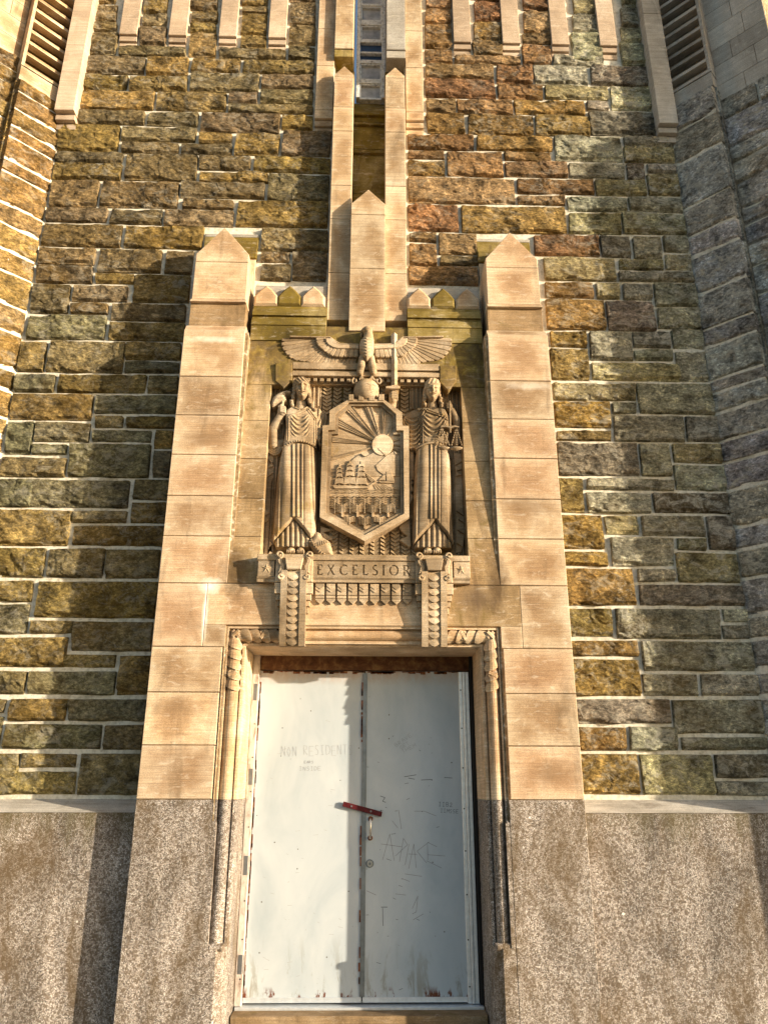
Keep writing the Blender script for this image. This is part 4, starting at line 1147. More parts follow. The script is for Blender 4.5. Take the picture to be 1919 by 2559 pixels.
# ---------------- left figure
fgl = thing('carved_figure', 'carved stone woman left of the shield, long braids, holding a cap on a staff', 'relief figure', (U(735, 1385, .15)[0], .15, U(735, 1385, .15)[1]), 'carved figures flanking the shield')
def head_l(X, Y):
    return smx(face(X, Y, 603, 1022, .98), cap(X, Y, 582, 1120, 66, 580, 1250, 78, 120, 110, .95))
def arm_l(X, Y):
    h = smx(cap(X, Y, 330, 1300, 46, 212, 1500, 58, 165, 130, 1), cap(X, Y, 212, 1500, 58, 222, 1690, 60, 130, 105, 1), cap(X, Y, 225, 1690, 58, 330, 1640, 48, 90, 60, 1))
    return smx(h, ell(X, Y, 335, 1285, 60, 66, 170, 70), *[cap(X, Y, 322, 1238+22*k, 13, 378, 1246+22*k, 12, 232, 225, 1) for k in range(4)], cap(X, Y, 300, 1240, 15, 330, 1222, 13, 225, 235, 1))
def foot(fx, fy, rx):
    return lambda X, Y: smx(ell(X, Y, fx, fy, rx, 48, 150, 70), *[ell(X, Y, fx+(k-2)*rx*.36, fy+14, rx*.20, 26, 190, 30) for k in range(5)])
carve('head', head_l, (500, 700, 895, 1340), Z1, RELIEF, fgl, YN, 2.5)
carve('arm', arm_l, (140, 400, 1200, 1760), Z1, RELIEF, fgl, YN, 3.5)
for fx, rx in ((448, 62), (574, 52)): carve('foot', foot(fx, 3090, rx), (fx-70, fx+70, 3035, 3142), Z1, RELIEF, fgl, YN, 3.5)
def hair_l(X, Y):
    w = 7*np.sin(Y*.09+.02*X)+5*np.sin((X-Y)*.13)
    h = ell(X, Y, 585, 990, 124, 122, 120, 80)
    top = np.where(sdf(X, Y, [(470, 990), (480, 900), (540, 868), (620, 862), (685, 890), (702, 960), (690, 985), (660, 945), (600, 928), (545, 948), (520, 1010), (512, 1080), (480, 1090)]) > 0, 248-.0035*(X-590)**2, NEG)
    h = np.where(h > 0, h+w, h)
    top = np.where(top > 0, top+w, top)
    return smx(h, top, braid(X, Y, [(490, 1060), (470, 1130), (455, 1215)], 26, 190), braid(X, Y, [(690, 1060), (690, 1160), (760, 1290)], 26, 205))
carve('hair', hair_l, (430, 810, 850, 1330), Z1, RELIEF, fgl, YN, 3.5)
TORL = [(395, 1262), (440, 1232), (510, 1226), (580, 1262), (652, 1226), (700, 1222), (820, 1236), (905, 1285), (938, 1360), (940, 1455), (872, 1462), (862, 1560), (858, 1735), (815, 1722), (790, 1660), (772, 1745), (560, 1700), (345, 1758), (356, 1650), (388, 1500), (378, 1340)]
def torso_l(X, Y):
    d = sdf(X, Y, TORL)
    u = (X-578)/255
    h = 100+112*np.sqrt(np.clip(1-np.abs(u*.94)**3.4, 0, 1))
    h = h+G(X, Y, 470, 1420, 75, 85, 32)+G(X, Y, 672, 1420, 75, 85, 32)
    s_ = Y+(X-572)**2/150.
    m = sst(130-np.abs(X-572), 0, 50)*sst(Y, 1340, 1380)*sst(1640-Y, 0, 60)
    h = h+m*9*np.sin(s_*2*np.pi/58)
    # neck seam and the strap lines
    for (ax, ay, bx, by) in ((430, 1372, 680, 1275), (680, 1275, 775, 1392), (775, 1392, 770, 1690), (415, 1400, 408, 1660)):
        t = np.clip(((X-ax)*(bx-ax)+(Y-ay)*(by-ay))/((bx-ax)**2+(by-ay)**2), 0, 1)
        dd = np.hypot(X-ax-(bx-ax)*t, Y-ay-(by-ay)*t)
        h = h+np.where(dd < 26, 13*np.cos(dd/26*np.pi/2)*np.sign(1), 0)-18*np.exp(-(dd/7)**2)
    # sleeve folds on the far arm
    sl = sst(X, 790, 830)
    rr = np.hypot((X-700)*1.0, (Y-1270)*.62)
    h = h+sl*(16*np.sin(rr*2*np.pi/50)+25)
    # collar
    ring = np.abs(np.hypot((X-580)/1.25, Y-1195)-64)
    h = h+np.where((Y > 1225) & (ring < 16), 14, 0)
    return np.where(d > 0, np.maximum(h*rnd(d+14, 34), 6), NEG)
carve('tunic', torso_l, (330, 950, 1200, 1770), Z1, RELIEF, fgl, YN, 4.0)
SKL = [(345, 1742), (450, 1708), (560, 1695), (670, 1708), (772, 1742), (788, 1900), (797, 2150), (792, 2500), (774, 2720), (766, 2880), (700, 2928), (610, 2810), (548, 2745), (490, 2690), (430, 2750), (330, 2850), (240, 2950), (212, 2966), (205, 2890), (228, 2600), (258, 2200), (292, 1950)]
carve('skirt', lambda X, Y: skirt(X, Y, SKL, 520, 235, 300, 1740, 2900, 95, 135, (478, 604, 2672), ((385, 2050, 34), (690, 2080, 34))), (195, 805, 1685, 2975), Z1, RELIEF, fgl, YN, 4.5)
carve('hem_pleats', lambda X, Y: pleats(X, Y, [(490, 2680), (705, 2930), (682, 3042), (255, 3042), (222, 2970)], 468, 230, 7, 88, 70, 34), (215, 715, 2670, 3050), Z1, RELIEF, fgl, YN, 4.0)
def belt_l(X, Y):
    h = np.full(X.shape, NEG)
    for k in range(15):
        u = -1+2*k/14.; h = smx(h, ell(X, Y, 556+212*u, 1684+58*u*u, 19, 15, 212*math.sqrt(1-.55*u*u)+12, 20))
    return h
carve('rope_belt', belt_l, (325, 790, 1660, 1765), Z1, RELIEF, fgl, YN, 3.5)
def capstaff(X, Y):
    h = np.where(sdf(X, Y, [(192, 1180), (205, 1110), (250, 1055), (330, 1015), (400, 1000), (452, 1008), (440, 1040), (380, 1055), (392, 1110), (402, 1140), (372, 1165), (300, 1185), (235, 1215), (205, 1222)]) > 0, 1, 0)
    d = sdf(X, Y, [(192, 1180), (205, 1110), (250, 1055), (330, 1015), (400, 1000), (452, 1008), (440, 1040), (380, 1055), (392, 1110), (402, 1140), (372, 1165), (300, 1185), (235, 1215), (205, 1222)])
    k = np.where(d > 0, 130+85*rnd(d, 60), NEG)
    band = np.abs((Y-1150)+.28*(X-300))
    k = np.where((k > 0) & (band < 26), k+12, k)
    return smx(k, cap(X, Y, 346, 1150, 15, 340, 1250, 15, 190, 205, 1), cap(X, Y, 335, 1330, 15, 322, 1420, 15, 150, 120, 1))
carve('cap_on_staff', capstaff, (180, 465, 990, 1430), Z1, RELIEF, fgl, YN, 4.0)
def sleeve_l(X, Y):
    h = np.full(X.shape, NEG)
    for k in range(4):
        r = 92-18*k
        ring = np.abs(np.hypot((X-228), (Y-1690)*.82)-r)
        m = (ring < 10) & (Y > 1690) & (X < 318)
        h = smx(h, np.where(m, 70+12*k+20*np.sqrt(np.clip(1-(ring/10)**2, 0, 1)), NEG))
    return h
carve('sleeve', sleeve_l, (128, 330, 1685, 1815), Z1, RELIEF, fgl, YN, 3.5)

# ---------------- right figure
fgr = thing('carved_figure', 'carved stone woman right of the shield, blindfolded, holding sword and scales', 'relief figure', (U(1085, 1385, .15)[0], .15, U(1085, 1385, .15)[1]), 'carved figures flanking the shield')
def head_r(X, Y):
    return smx(face(X, Y, 936, 1045, .95, blind=True), cap(X, Y, 936, 1135, 62, 940, 1260, 80, 120, 105, .95))
def swordhand(X, Y):
    return smx(cap(X, Y, 405, 1230, 52, 425, 1130, 50, 60, 120, 1), ell(X, Y, 430, 1085, 58, 80, 130, 70), *[cap(X, Y, 412, 1022+30*k, 16, 478, 1016+30*k, 15, 195, 190, 1) for k in range(4)], cap(X, Y, 400, 1030, 17, 390, 1085, 16, 180, 180, 1))
def arm_r(X, Y):
    h = smx(ell(X, Y, 1155, 1225, 44, 55, 170, 60), *[cap(X, Y, 1125, 1196+18*k, 11, 1170, 1192+18*k, 11, 215, 215, 1) for k in range(4)])
    return smx(h, cap(X, Y, 1190, 1262, 40, 1262, 1390, 50, 150, 130, 1), cap(X, Y, 1262, 1390, 50, 1262, 1640, 52, 130, 80, 1))
carve('head', head_r, (830, 1040, 920, 1350), Z2, RELIEF, fgr, YN, 2.5)
carve('sword_hand', swordhand, (340, 510, 985, 1300), Z2, RELIEF, fgr, YN, 3.5)
carve('arm', arm_r, (1090, 1330, 1160, 1700), Z2, RELIEF, fgr, YN, 3.5)
for fx, rx in ((876, 56), (998, 58)): carve('foot', foot(fx, 3092, rx), (fx-70, fx+70, 3035, 3144), Z2, RELIEF, fgr, YN, 3.5)
def hair_r(X, Y):
    w = 4*np.sin(X*.12+.05*Y)
    h = ell(X, Y, 936, 1000, 118, 128, 120, 78)
    top = np.where(sdf(X, Y, [(832, 985), (838, 920), (880, 880), (950, 872), (1010, 888), (1040, 940), (1040, 985), (1010, 962), (940, 940), (870, 958), (850, 1000)]) > 0, 244-.0035*(X-936)**2, NEG)
    h = np.where(h > 0, h+w, h); top = np.where(top > 0, top+w, top)
    return smx(h, top, braid(X, Y, [(846, 1060), (835, 1130), (830, 1215)], 25, 190), braid(X, Y, [(1026, 1060), (1040, 1140), (1060, 1235)], 25, 195))
carve('hair', hair_r, (800, 1100, 865, 1270), Z2, RELIEF, fgr, YN, 3.5)
def blind(X, Y):
    d = np.abs(Y-992+.06*(X-936))
    u = (X-936)/100
    return np.where((d < 24) & (np.abs(u) < .98), 205+95*np.sqrt(np.clip(1-(u*.94)**2, 0, 1))+4*np.cos(d*.25), NEG)
carve('blindfold', blind, (830, 1045, 955, 1030), Z2, RELIEF, fgr, YN, 3.5)
TORR = [(548, 1455), (552, 1350), (600, 1285), (680, 1246), (760, 1236), (850, 1236), (935, 1262), (1020, 1236), (1100, 1250), (1140, 1330), (1150, 1450), (1140, 1600), (1120, 1720), (830, 1700), (742, 1768), (700, 1740), (660, 1756), (636, 1740), (636, 1470)]
def torso_r(X, Y):
    d = sdf(X, Y, TORR)
    u = (X-930)/270
    h = 95+125*np.sqrt(np.clip(1-(u*.8)**2, 0.10, 1))
    h = h+G(X, Y, 845, 1420, 78, 85, 30)+G(X, Y, 1040, 1430, 75, 85, 30)
    s_ = Y+(X-940)**2/170.
    m = sst(190-np.abs(X-945), 0, 60)*sst(Y, 1330, 1370)*sst(1650-Y, 0, 60)*sst(X, 805, 830)
    h = h+m*11*np.sin(s_*2*np.pi/62)
    sl = sst(815-X, 0, 40)
    s2 = Y+(X-690)**2/120.
    h = h+sl*sst(Y, 1330, 1380)*17*np.sin(s2*2*np.pi/58)-sl*22
    # vertical side folds next to the sleeve
    vf = sst(X, 745, 760)*sst(835-X, 0, 12)*sst(Y, 1420, 1500)
    h = h+vf*12*np.sin(X*2*np.pi/26)
    for (ax, ay, bx, by) in ((860, 1300, 1145, 1400), (822, 1300, 760, 1400)):
        t = np.clip(((X-ax)*(bx-ax)+(Y-ay)*(by-ay))/((bx-ax)**2+(by-ay)**2), 0, 1)
        dd = np.hypot(X-ax-(bx-ax)*t, Y-ay-(by-ay)*t)
        h = h+12*np.exp(-(dd/18)**2)-20*np.exp(-((dd-16)/6)**2)
    h = h+ np.where(ell(X, Y, 845, 1275, 46, 16, 0, 1) > 0, 20, 0)+np.where(ell(X, Y, 765, 1255, 26, 30, 0, 1) > 0, 22, 0)
    return np.where(d > 0, np.maximum(h*rnd(d+14, 34), 6), NEG)
carve('tunic', torso_r, (535, 1165, 1225, 1780), Z2, RELIEF, fgr, YN, 4.0)
SKR = [(735, 1768), (820, 1722), (930, 1708), (1040, 1720), (1140, 1765), (1165, 1900), (1182, 2150), (1192, 2500), (1205, 2750), (1222, 2985), (1205, 3010), (1110, 2870), (1020, 2780), (972, 2712), (930, 2760), (830, 2860), (730, 2960), (695, 3010), (682, 2960), (690, 2600), (700, 2200), (712, 1950)]
carve('skirt', lambda X, Y: skirt(X, Y, SKR, 945, 235, 285, 1740, 2950, 95, 135, (905, 1022, 2690), ((820, 2080, 36), (1095, 2060, 34))), (672, 1232, 1700, 3020), Z2, RELIEF, fgr, YN, 4.5)
carve('hem_pleats', lambda X, Y: pleats(X, Y, [(972, 2700), (1200, 3000), (1192, 3050), (715, 3050), (700, 3005)], 952, 245, 7, 88, 70, 34), (690, 1210, 2690, 3058), Z2, RELIEF, fgr, YN, 4.0)
def belt_r(X, Y):
    u = (X-930)/205
    yc = 1712+58*u*u
    d = np.abs(Y-yc)/17
    return np.where((d < 1) & (np.abs(u) < 1), 120+110*np.sqrt(np.clip(1-.8*u*u, 0, 1))+17*np.sqrt(np.clip(1-d*d, 0, 1)), NEG)
carve('belt', belt_r, (720, 1140, 1690, 1790), Z2, RELIEF, fgr, YN, 3.5)
# sword
ysw = .085
m = MB()
bl = poly([(405, 942), (405, 262), (445, 236), (484, 262), (486, 942)], ysw, Z2); cxm = poly([(445, 600)], ysw, Z2)[0][0]
x0 = bl[0][0]; x1 = bl[-1][0]; zb = bl[0][1]; zs_ = bl[1][1]; zt = bl[2][1]
m.add([(x0, ysw+.03, zb), (cxm, ysw, zb), (x1, ysw+.03, zb), (x0, ysw+.03, zs_), (cxm, ysw, zs_), (x1, ysw+.03, zs_), (cxm, ysw+.025, zt), (x0, .2, zb), (x1, .2, zb), (x0, .2, zs_), (x1, .2, zs_), (cxm, .2, zt)],
      [(0, 1, 4, 3), (1, 2, 5, 4), (3, 4, 6), (4, 5, 6), (0, 3, 9, 7), (2, 8, 10, 5), (3, 6, 11, 9), (5, 10, 11, 6), (0, 7, 8, 2, 1)])
sw = m.build('sword', RELIEF, fgr)
m = MB(); m.prism(poly([(330, 985), (330, 955), (395, 950), (405, 940), (486, 940), (500, 952), (516, 955), (514, 985), (480, 992), (400, 992)], ysw-.01, Z2), ysw-.012, .2, .006); m.build('sword_guard', RELIEF, sw)
# scales
ysc = .055
scl = MB()
def P2(a, b, y=ysc): x, z = U(900+.19289*a, 780+.19289*b, y); return (x, y, z)
scl.tube([P2(1160, 1150), P2(1164, 1400), P2(1165, 1560)], [.009, .008, .010], 8)
sco = scl.build('scales', RELIEF, fgr, True)
m = MB(); m.prism(poly([(1040, 1470), (1100, 1462), (1165, 1478), (1225, 1462), (1280, 1480), (1276, 1496), (1220, 1490), (1165, 1506), (1105, 1486), (1044, 1488)], ysc-.005, Z2), ysc-.008, .12, .004); m.build('beam', RELIEF, sco)
for cx_, xs_ in ((1082, (992, 1075, 1160)), (1250, (1180, 1248, 1318))):
    m = MB()
    top = (1052, 1480) if cx_ < 1100 else (1245, 1490)
    for xx in xs_:
        n = 8
        for k in range(n):
            t0 = k/n; t1 = (k+.72)/n
            a0 = (top[0]+(xx-top[0])*t0, top[1]+(1735-top[1])*t0); a1 = (top[0]+(xx-top[0])*t1, top[1]+(1735-top[1])*t1)
            m.tube([P2(*a0, ysc+.01), P2(*a1, ysc+.01)], .0055, 6)
    m.build('chain', RELIEF, sco)
    x, z = U(900+.19289*cx_, 780+.19289*1742, ysc); w = .064
    V = []; F = []; n = 16
    for i in range(5):
        r = w*math.sin(math.pi/2*(1-i/4.)) if i < 4 else .002
        for k in range(n):
            t = 2*math.pi*k/n; V.append((x+r*math.cos(t), ysc+.03+r*.55*math.sin(t), z-.030*(i/4.)))
    for i in range(4): F += [(i*n+k, i*n+(k+1) % n, (i+1)*n+(k+1) % n, (i+1)*n+k) for k in range(n)]
    F.append(tuple(range(n)))
    mobj('pan', V, F, RELIEF, sco, True)

# ---------------- capes falling in zigzags behind the figures
def zig(pts, yf, parent, zv, yb=.262, c=.006, name='cape_fold'):
    MB().prism(poly(pts, yf, zv), yf, yb, c).build(name, RELIEF, parent)
zig([(165, 1815), (230, 1835), (225, 1930), (240, 2000), (215, 2080), (232, 2130), (200, 2200), (190, 2330), (185, 2520), (185, 2640), (170, 2760), (150, 3160), (100, 3160), (110, 2700), (128, 2300), (140, 2000)], .225, fgl, Z1)
for a in ([(148, 1890), (228, 1935), (150, 2010), (225, 1990)], [(150, 2000), (228, 2075), (138, 2140)], [(108, 2550), (180, 2600), (112, 2640)], [(105, 2640), (172, 2680), (115, 2740)], [(175, 2960), (215, 3010), (160, 3060), (205, 3120), (155, 3150)]):
    zig(a, .205, fgl, Z1, .23, .003)
zig([(1215, 1820), (1310, 1830), (1320, 1990), (1325, 2200), (1335, 2500), (1345, 2700), (1355, 2880), (1330, 3060), (1310, 3110), (1240, 3120), (1235, 2600), (1225, 2200)], .225, fgr, Z2)
for a in ([(1240, 1900), (1318, 1930), (1225, 1985)], [(1225, 1990), (1318, 2030), (1235, 2060)], [(1235, 2050), (1315, 2105), (1245, 2120)], [(1335, 2525), (1245, 2570), (1340, 2635)], [(1340, 2650), (1275, 2680), (1350, 2730)], [(1350, 2790), (1265, 2820), (1358, 2880)], [(1250, 2990), (1350, 2890), (1330, 3040)]):
    zig(a, .200, fgr, Z2, .23, .003)
zig([(636, 1760), (690, 1770), (700, 2160), (660, 2180), (696, 2200), (668, 2240), (700, 2300), (655, 2330), (690, 2390), (650, 2480), (636, 2480)], .215, fgr, Z2)
zig([(505, 2790), (545, 2720), (600, 2700), (640, 2700), (660, 3020), (640, 3050), (560, 2990), (500, 2950), (610, 2900), (545, 2850)], .20, fgr, Z2)

# ---------------- back of the niche: reeded drapery and strips of chevrons
nb = thing('niche_drapery', 'reeded curtain and chevron strips carved on the back of the niche', 'relief panel', (0, .25, 3.6))
def reeds(x0, x1, y0, y1, zv, n):
    m = MB(); w = (x1-x0)/n
    for k in range(n):
        a = poly([(x0+k*w, y0), (x0+(k+.82)*w, y0), (x0+(k+.82)*w, y1), (x0+k*w, y1)], .25, zv)
        xl = (a[0][0]+a[3][0])/2; xr = (a[1][0]+a[2][0])/2
        m.prism([(xl, a[3][1]), (xr, a[3][1]), (xr, a[0][1]), (xl, a[0][1])], .243-.012*(k % 2), .265, .004)
    m.build('reeded_curtain', RELIEF, nb)
reeds(195, 470, 905, 1800, Z1, 9); reeds(705, 855, 905, 1400, Z1, 5); reeds(640, 850, 920, 1260, Z2, 8); reeds(1045, 1305, 930, 1900, Z2, 9)
reeds(130, 260, 1800, 3160, Z1, 4); reeds(1210, 1330, 1900, 3160, Z2, 4)
def chevrons(x0, x1, y0, y1, zv, pitch=48, yf=.232):
    a = poly([(x0, y0), (x1, y0), (x1, y1), (x0, y1)], .245, zv)
    xl = (a[0][0]+a[3][0])/2; xr = (a[1][0]+a[2][0])/2; zt, zb = a[0][1], a[3][1]
    m = MB(); xm = (xl+xr)/2; w = xr-xl; n = max(1, int((y1-y0)/pitch)); p = (zt-zb)/n
    for k in range(n):
        z = zt-k*p
        v0 = w*.34
        m.add([(xl, yf+.016, z), (xm, yf+.016, z-v0), (xr, yf+.016, z), (xl, yf, z-p*.98), (xm, yf-.004, z-v0-p*.98), (xr, yf, z-p*.98),
               (xl, .262, z), (xr, .262, z), (xl, .262, z-p*.98), (xr, .262, z-p*.98), (xm, yf+.018, z-v0-p*.98)],
              [(0, 1, 4, 3), (1, 2, 5, 4), (0, 3, 8, 6), (2, 7, 9, 5), (3, 4, 10), (4, 5, 10)])
    m.build('chevron_strip', RELIEF, nb)
for a, b in ((865, 975), (1000, 1106), (1130, 1232), (1262, 1330)): chevrons(a, b, 905, 1300, Z1)
for a, b in ((525, 627), (390, 495), (265, 345)): chevrons(a, b, 915, 1330, Z2)
for k in range(-1, 8): 
    x = 1080+133*k; chevrons(x, x+112, 1918+640+(0 if 1 <= k <= 5 else 60), 1918+1245, Z1)

# ---------------- shield
sh = thing('carved_shield', 'carved stone shield with rising sun, ships and rows of trees', 'relief shield', (U(910, 1350, .1)[0], .1, U(910, 1350, .1)[1]))
SO = [(475, 200), (230, 345), (226, 536), (140, 541), (100, 1750), (690, 2065), (1278, 1750), (1274, 545), (1190, 545), (1186, 370), (945, 200)]
S1_ = [(487, 236), (305, 385), (301, 600), (212, 603), (178, 1692), (690, 1988), (1212, 1702), (1202, 606), (1110, 606), (1106, 390), (935, 236)]
S2_ = [(515, 268), (345, 402), (341, 637), (258, 641), (220, 1667), (688, 1932), (1166, 1672), (1160, 642), (1070, 642), (1066, 397), (910, 266)]
YS = .090
def ring(name, po_, pi_, yo, yi, parent, yb=None, mat=RELIEF):
    n = len(po_); o = poly(po_, YS, Z5); i_ = poly(pi_, YS, Z5); V = []; F = []
    V = [(a, yo, b) for a, b in o]+[(a, yi, b) for a, b in i_]
    F = [(k, (k+1) % n, n+(k+1) % n, n+k) for k in range(n)]
    if yb is not None:
        V += [(a, yb, b) for a, b in o]; F += [(k, (k+1) % n, 2*n+(k+1) % n, 2*n+k) for k in range(n)]
    b = len(V); V += [(a, YS+.075, c) for a, c in i_]
    F += [(n+k, n+(k+1) % n, b+(k+1) % n, b+k) for k in range(n)]
    return mobj(name, V, F, mat, parent)
ring('frame', SO, S1_, YS, YS, sh, .27)
ring('inner_frame', S1_, S2_, YS+.028, YS+.028, sh)
ob = poly(S2_, YS+.04, Z5)
m = MB(); m.prism(ob, YS+.062, .27); m.build('field', RELIEF, sh)
YF = YS+.062                                       # field plane
for a, b in ((480, 545), (610, 676), (745, 820), (875, 946)):
    MB().prism(poly([(a, 215), (b, 215), (b, 130), (a, 130)], YS-.005, Z5), YS-.008, .25, .004).build('battlement', RELIEF, sh)
MB().prism(poly([(480, 216), (945, 216), (945, 190), (480, 190)], YS+.02, Z5), YS+.02, .25).build('battlement_base', RELIEF, sh)
def onfield(pts, hgt, name, parent, c=.003):
    return MB().prism(poly(pts, YF-hgt, Z5), YF-hgt, YF+.004, c).build(name, RELIEF, parent)
scx, scy = 925, 797
sun_o = subempty('rising_sun', sh)
onfield([(scx+140*math.cos(t*math.pi/18), scy+140*math.sin(t*math.pi/18)) for t in range(36)], .026, 'disc', sun_o, .004)
def ray_(p0, p1, n=4):
    for k in range(n):
        f0, f1 = (k+.08)/n, (k+.92)/n
        a = (p0[0]+(p1[0]-p0[0])*f0, p0[1]+(p1[1]-p0[1])*f0); b = (p0[0]+(p1[0]-p0[0])*f1, p0[1]+(p1[1]-p0[1])*f1)
        an0 = math.atan2(a[1]-scy, a[0]-scx); an1 = math.atan2(b[1]-scy, b[0]-scx)
        r0_ = 138; sp = .35
        am = math.atan2((p0[1]+p1[1])/2-scy, (p0[0]+p1[0])/2-scx)
        wv = lambda an: an
        h0 = (scx+r0_*math.cos(an0), scy+r0_*math.sin(an0)); h1 = (scx+r0_*math.cos(an1), scy+r0_*math.sin(an1))
        onfield([a, b, h1, h0], .013+.005*(k % 2), 'ray', sun_o, .0022)
for p0, p1 in (((250, 1005), (262, 940)), ((262, 760), (266, 680)), ((345, 560), (350, 435)), ((445, 345), (540, 275)), ((672, 272), (786, 272)), ((902, 272), (972, 290)), ((1066, 470), (1068, 560)), ((1160, 690), (1160, 730)), ((1160, 780), (1160, 815)), ((1160, 850), (1160, 900))):
    ray_(p0, p1, 4 if p0[0] < 1000 else 3)
mt = subempty('mountains', sh)
onfield([(470, 1040), (560, 965), (640, 908), (712, 948), (800, 900), (868, 838), (980, 932), (1075, 880), (1158, 935), (1158, 1212), (470, 1212)], .016, 'range', mt, .004)
onfield([(830, 1070), (980, 930), (1075, 878), (1130, 912), (1090, 985), (1100, 1212), (960, 1212), (860, 1140)], .024, 'peak', mt, .005)
for a in ([(640, 908), (715, 948), (690, 952), (655, 930)], [(868, 836), (982, 930), (960, 942), (900, 880), (880, 868)], [(1075, 878), (1132, 912), (1100, 925), (1080, 900)]):
    onfield(a, .030, 'snow_cap', mt, .003)
sea = subempty('sea', sh)
onfield([(236, 1215), (1158, 1215), (1160, 1478), (228, 1478)], .010, 'water', sea, .002)
for k in range(5):
    y = 1390+20*k; m_ = 30
    top = [(235+(920*i/m_), y+5*math.sin(i*1.9+k)) for i in range(m_+1)]; bot = [(a, b+11) for a, b in top][::-1]
    onfield(top+bot, .018-.001*k, 'wave', sea, .002)
for k in range(7):
    onfield([(800+18*k, 1310), (812+20*k, 1310), (860+46*k, 1385), (835+44*k, 1385)], .016, 'wake', sea, .002)
shp = subempty('sailing_ship', sh)
onfield([(270, 1330), (720, 1338), (840, 1272), (850, 1280), (735, 1372), (300, 1374), (278, 1356)], .026, 'hull', shp, .003)
def sail(xl, xr, yt, yb, tl, tr):
    n = 6
    top = [(xl+tl+(xr-tr-xl-tl)*i/n, yt) for i in range(n+1)]
    bot = [(xr-(xr-xl)*i/n, yb-14*math.sin(math.pi*i/n)) for i in range(n+1)]
    onfield(top+bot, .030, 'sail', shp, .003)
for mx, tiers in ((355, ((1085, 1118, 32), (1122, 1170, 40), (1174, 1228, 46), (1238, 1318, 62))), (492, ((1038, 1080, 40), (1085, 1142, 48), (1148, 1215, 60), (1222, 1322, 80))), (645, ((1050, 1090, 40), (1094, 1152, 48), (1158, 1222, 56), (1230, 1326, 78)))):
    for a, b, w in tiers: sail(mx-w, mx+w, a, b, 10, 10)
    onfield([(mx-5, tiers[0][0]-40), (mx+5, tiers[0][0]-40), (mx+5, 1335), (mx-5, 1335)], .022, 'mast', shp, .001)
for k in range(3):
    onfield([(690+14*k, 1165+28*k), (705+14*k, 1165+28*k), (840-22*k, 1268+6*k), (822-22*k, 1275+6*k)], .026, 'jib', shp, .003)
sm = subempty('sailing_boat', sh)
onfield([(975, 1150), (1040, 1130), (1085, 1275), (978, 1272)], .028, 'sail', sm, .003)
onfield([(965, 1165), (962, 1268), (875, 1262)], .024, 'jib', sm, .003)
onfield([(868, 1276), (1088, 1280), (1070, 1298), (900, 1296)], .026, 'hull', sm, .002)
tr = subempty('tree_rows', sh)
def reltree(cx, y0, y1, w, hgt):
    m = MB()
    def bar(x0, y0_, x1, y1_, w0, h):
        dx, dy = x1-x0, y1_-y0_; L = math.hypot(dx, dy); nx, ny = -dy/L*w0, dx/L*w0
        m.prism(poly([(x0+nx, y0_+ny), (x1+nx*.4, y1_+ny*.4), (x1-nx*.4, y1_-ny*.4), (x0-nx, y0_-ny)], YF-h, Z5), YF-h, YF+.002, .0012)
    bar(cx, y1, cx, y0+10, 8, hgt)
    H = (y1-y0)*.74
    for k in range(6):
        yb = y0+H*(.30+.14*k)
        for s in (-1, 1):
            bar(cx, yb, cx+s*w*.50, yb-H*.24, 5.0, hgt*.95); bar(cx+s*w*.25, yb-H*.12, cx+s*w*.98, yb-H*.17, 4.2, hgt*.85)
            bar(cx+s*w*.46, yb-H*.21, cx+s*w*.80, yb-H*.36, 3.6, hgt*.8)
    m.build('tree', RELIEF, tr)
for x in (298, 500, 692, 895, 1090): reltree(x, 1482, 1700, 92 if x < 1000 else 66, .022)
for x in (390, 590, 790, 992): reltree(x, 1568, 1745, 86, .034)
for x in (490, 688, 890): reltree(x, 1738, 1900 if x == 688 else 1850, 84, .040)

# ---------------- eagle on a globe
eg = thing('carved_eagle', 'carved stone eagle with spread wings standing on a globe', 'relief eagle', (U(915, 975, .1)[0], .1, U(915, 975, .1)[1]))
def eagle_body(X, Y):
    d = sdf(X, Y, [(1352, 385), (1400, 370), (1470, 370), (1518, 392), (1532, 450), (1526, 540), (1492, 620), (1435, 672), (1378, 620), (1338, 545), (1332, 450)])
    u = (X-1432)/115
    h = np.where(d > 0, (170+130*np.sqrt(np.clip(1-(u*.9)**2, 0, 1)))*rnd(d+10, 34), NEG)
    h = np.where(h > 0, h-14*sst(np.abs(X-1432), 0, 70)+6*np.sin((Y+.5*np.abs(X-1432))*.16), h)
    hd_ = smx(cap(X, Y, 1452, 385, 76, 1458, 290, 52, 190, 205, 1.0), ell(X, Y, 1442, 264, 62, 48, 215, 70), cap(X, Y, 1395, 250, 26, 1362, 262, 15, 215, 190, 1), cap(X, Y, 1362, 260, 14, 1368, 296, 7, 185, 160, 1))
    hd_ = np.where(hd_ > 0, hd_+5*np.sin(Y*.18+X*.05), hd_)
    for s, lx in ((-1, 1372), (1, 1494)):
        leg = smx(cap(X, Y, lx, 612, 40, lx+s*10, 715, 52, 205, 200, 1.0), cap(X, Y, lx+s*10, 715, 52, lx+s*26, 778, 46, 200, 175, 1))
        h = smx(h, leg, cap(X, Y, lx+s*6, 780, 18, lx+s*6, 850, 16, 130, 150, 1))
        for k in (-1, 0, 1): h = smx(h, cap(X, Y, lx+s*6, 835, 14, lx+s*6+26*k, 872, 11, 160, 165, 1))
    h = smx(h, cap(X, Y, 1434, 640, 30, 1434, 800, 24, 50, 40, 1))
    return smx(h, hd_)
carve('body', eagle_body, (1290, 1600, 205, 890), Z1, RELIEF, eg, .24, 3.5)
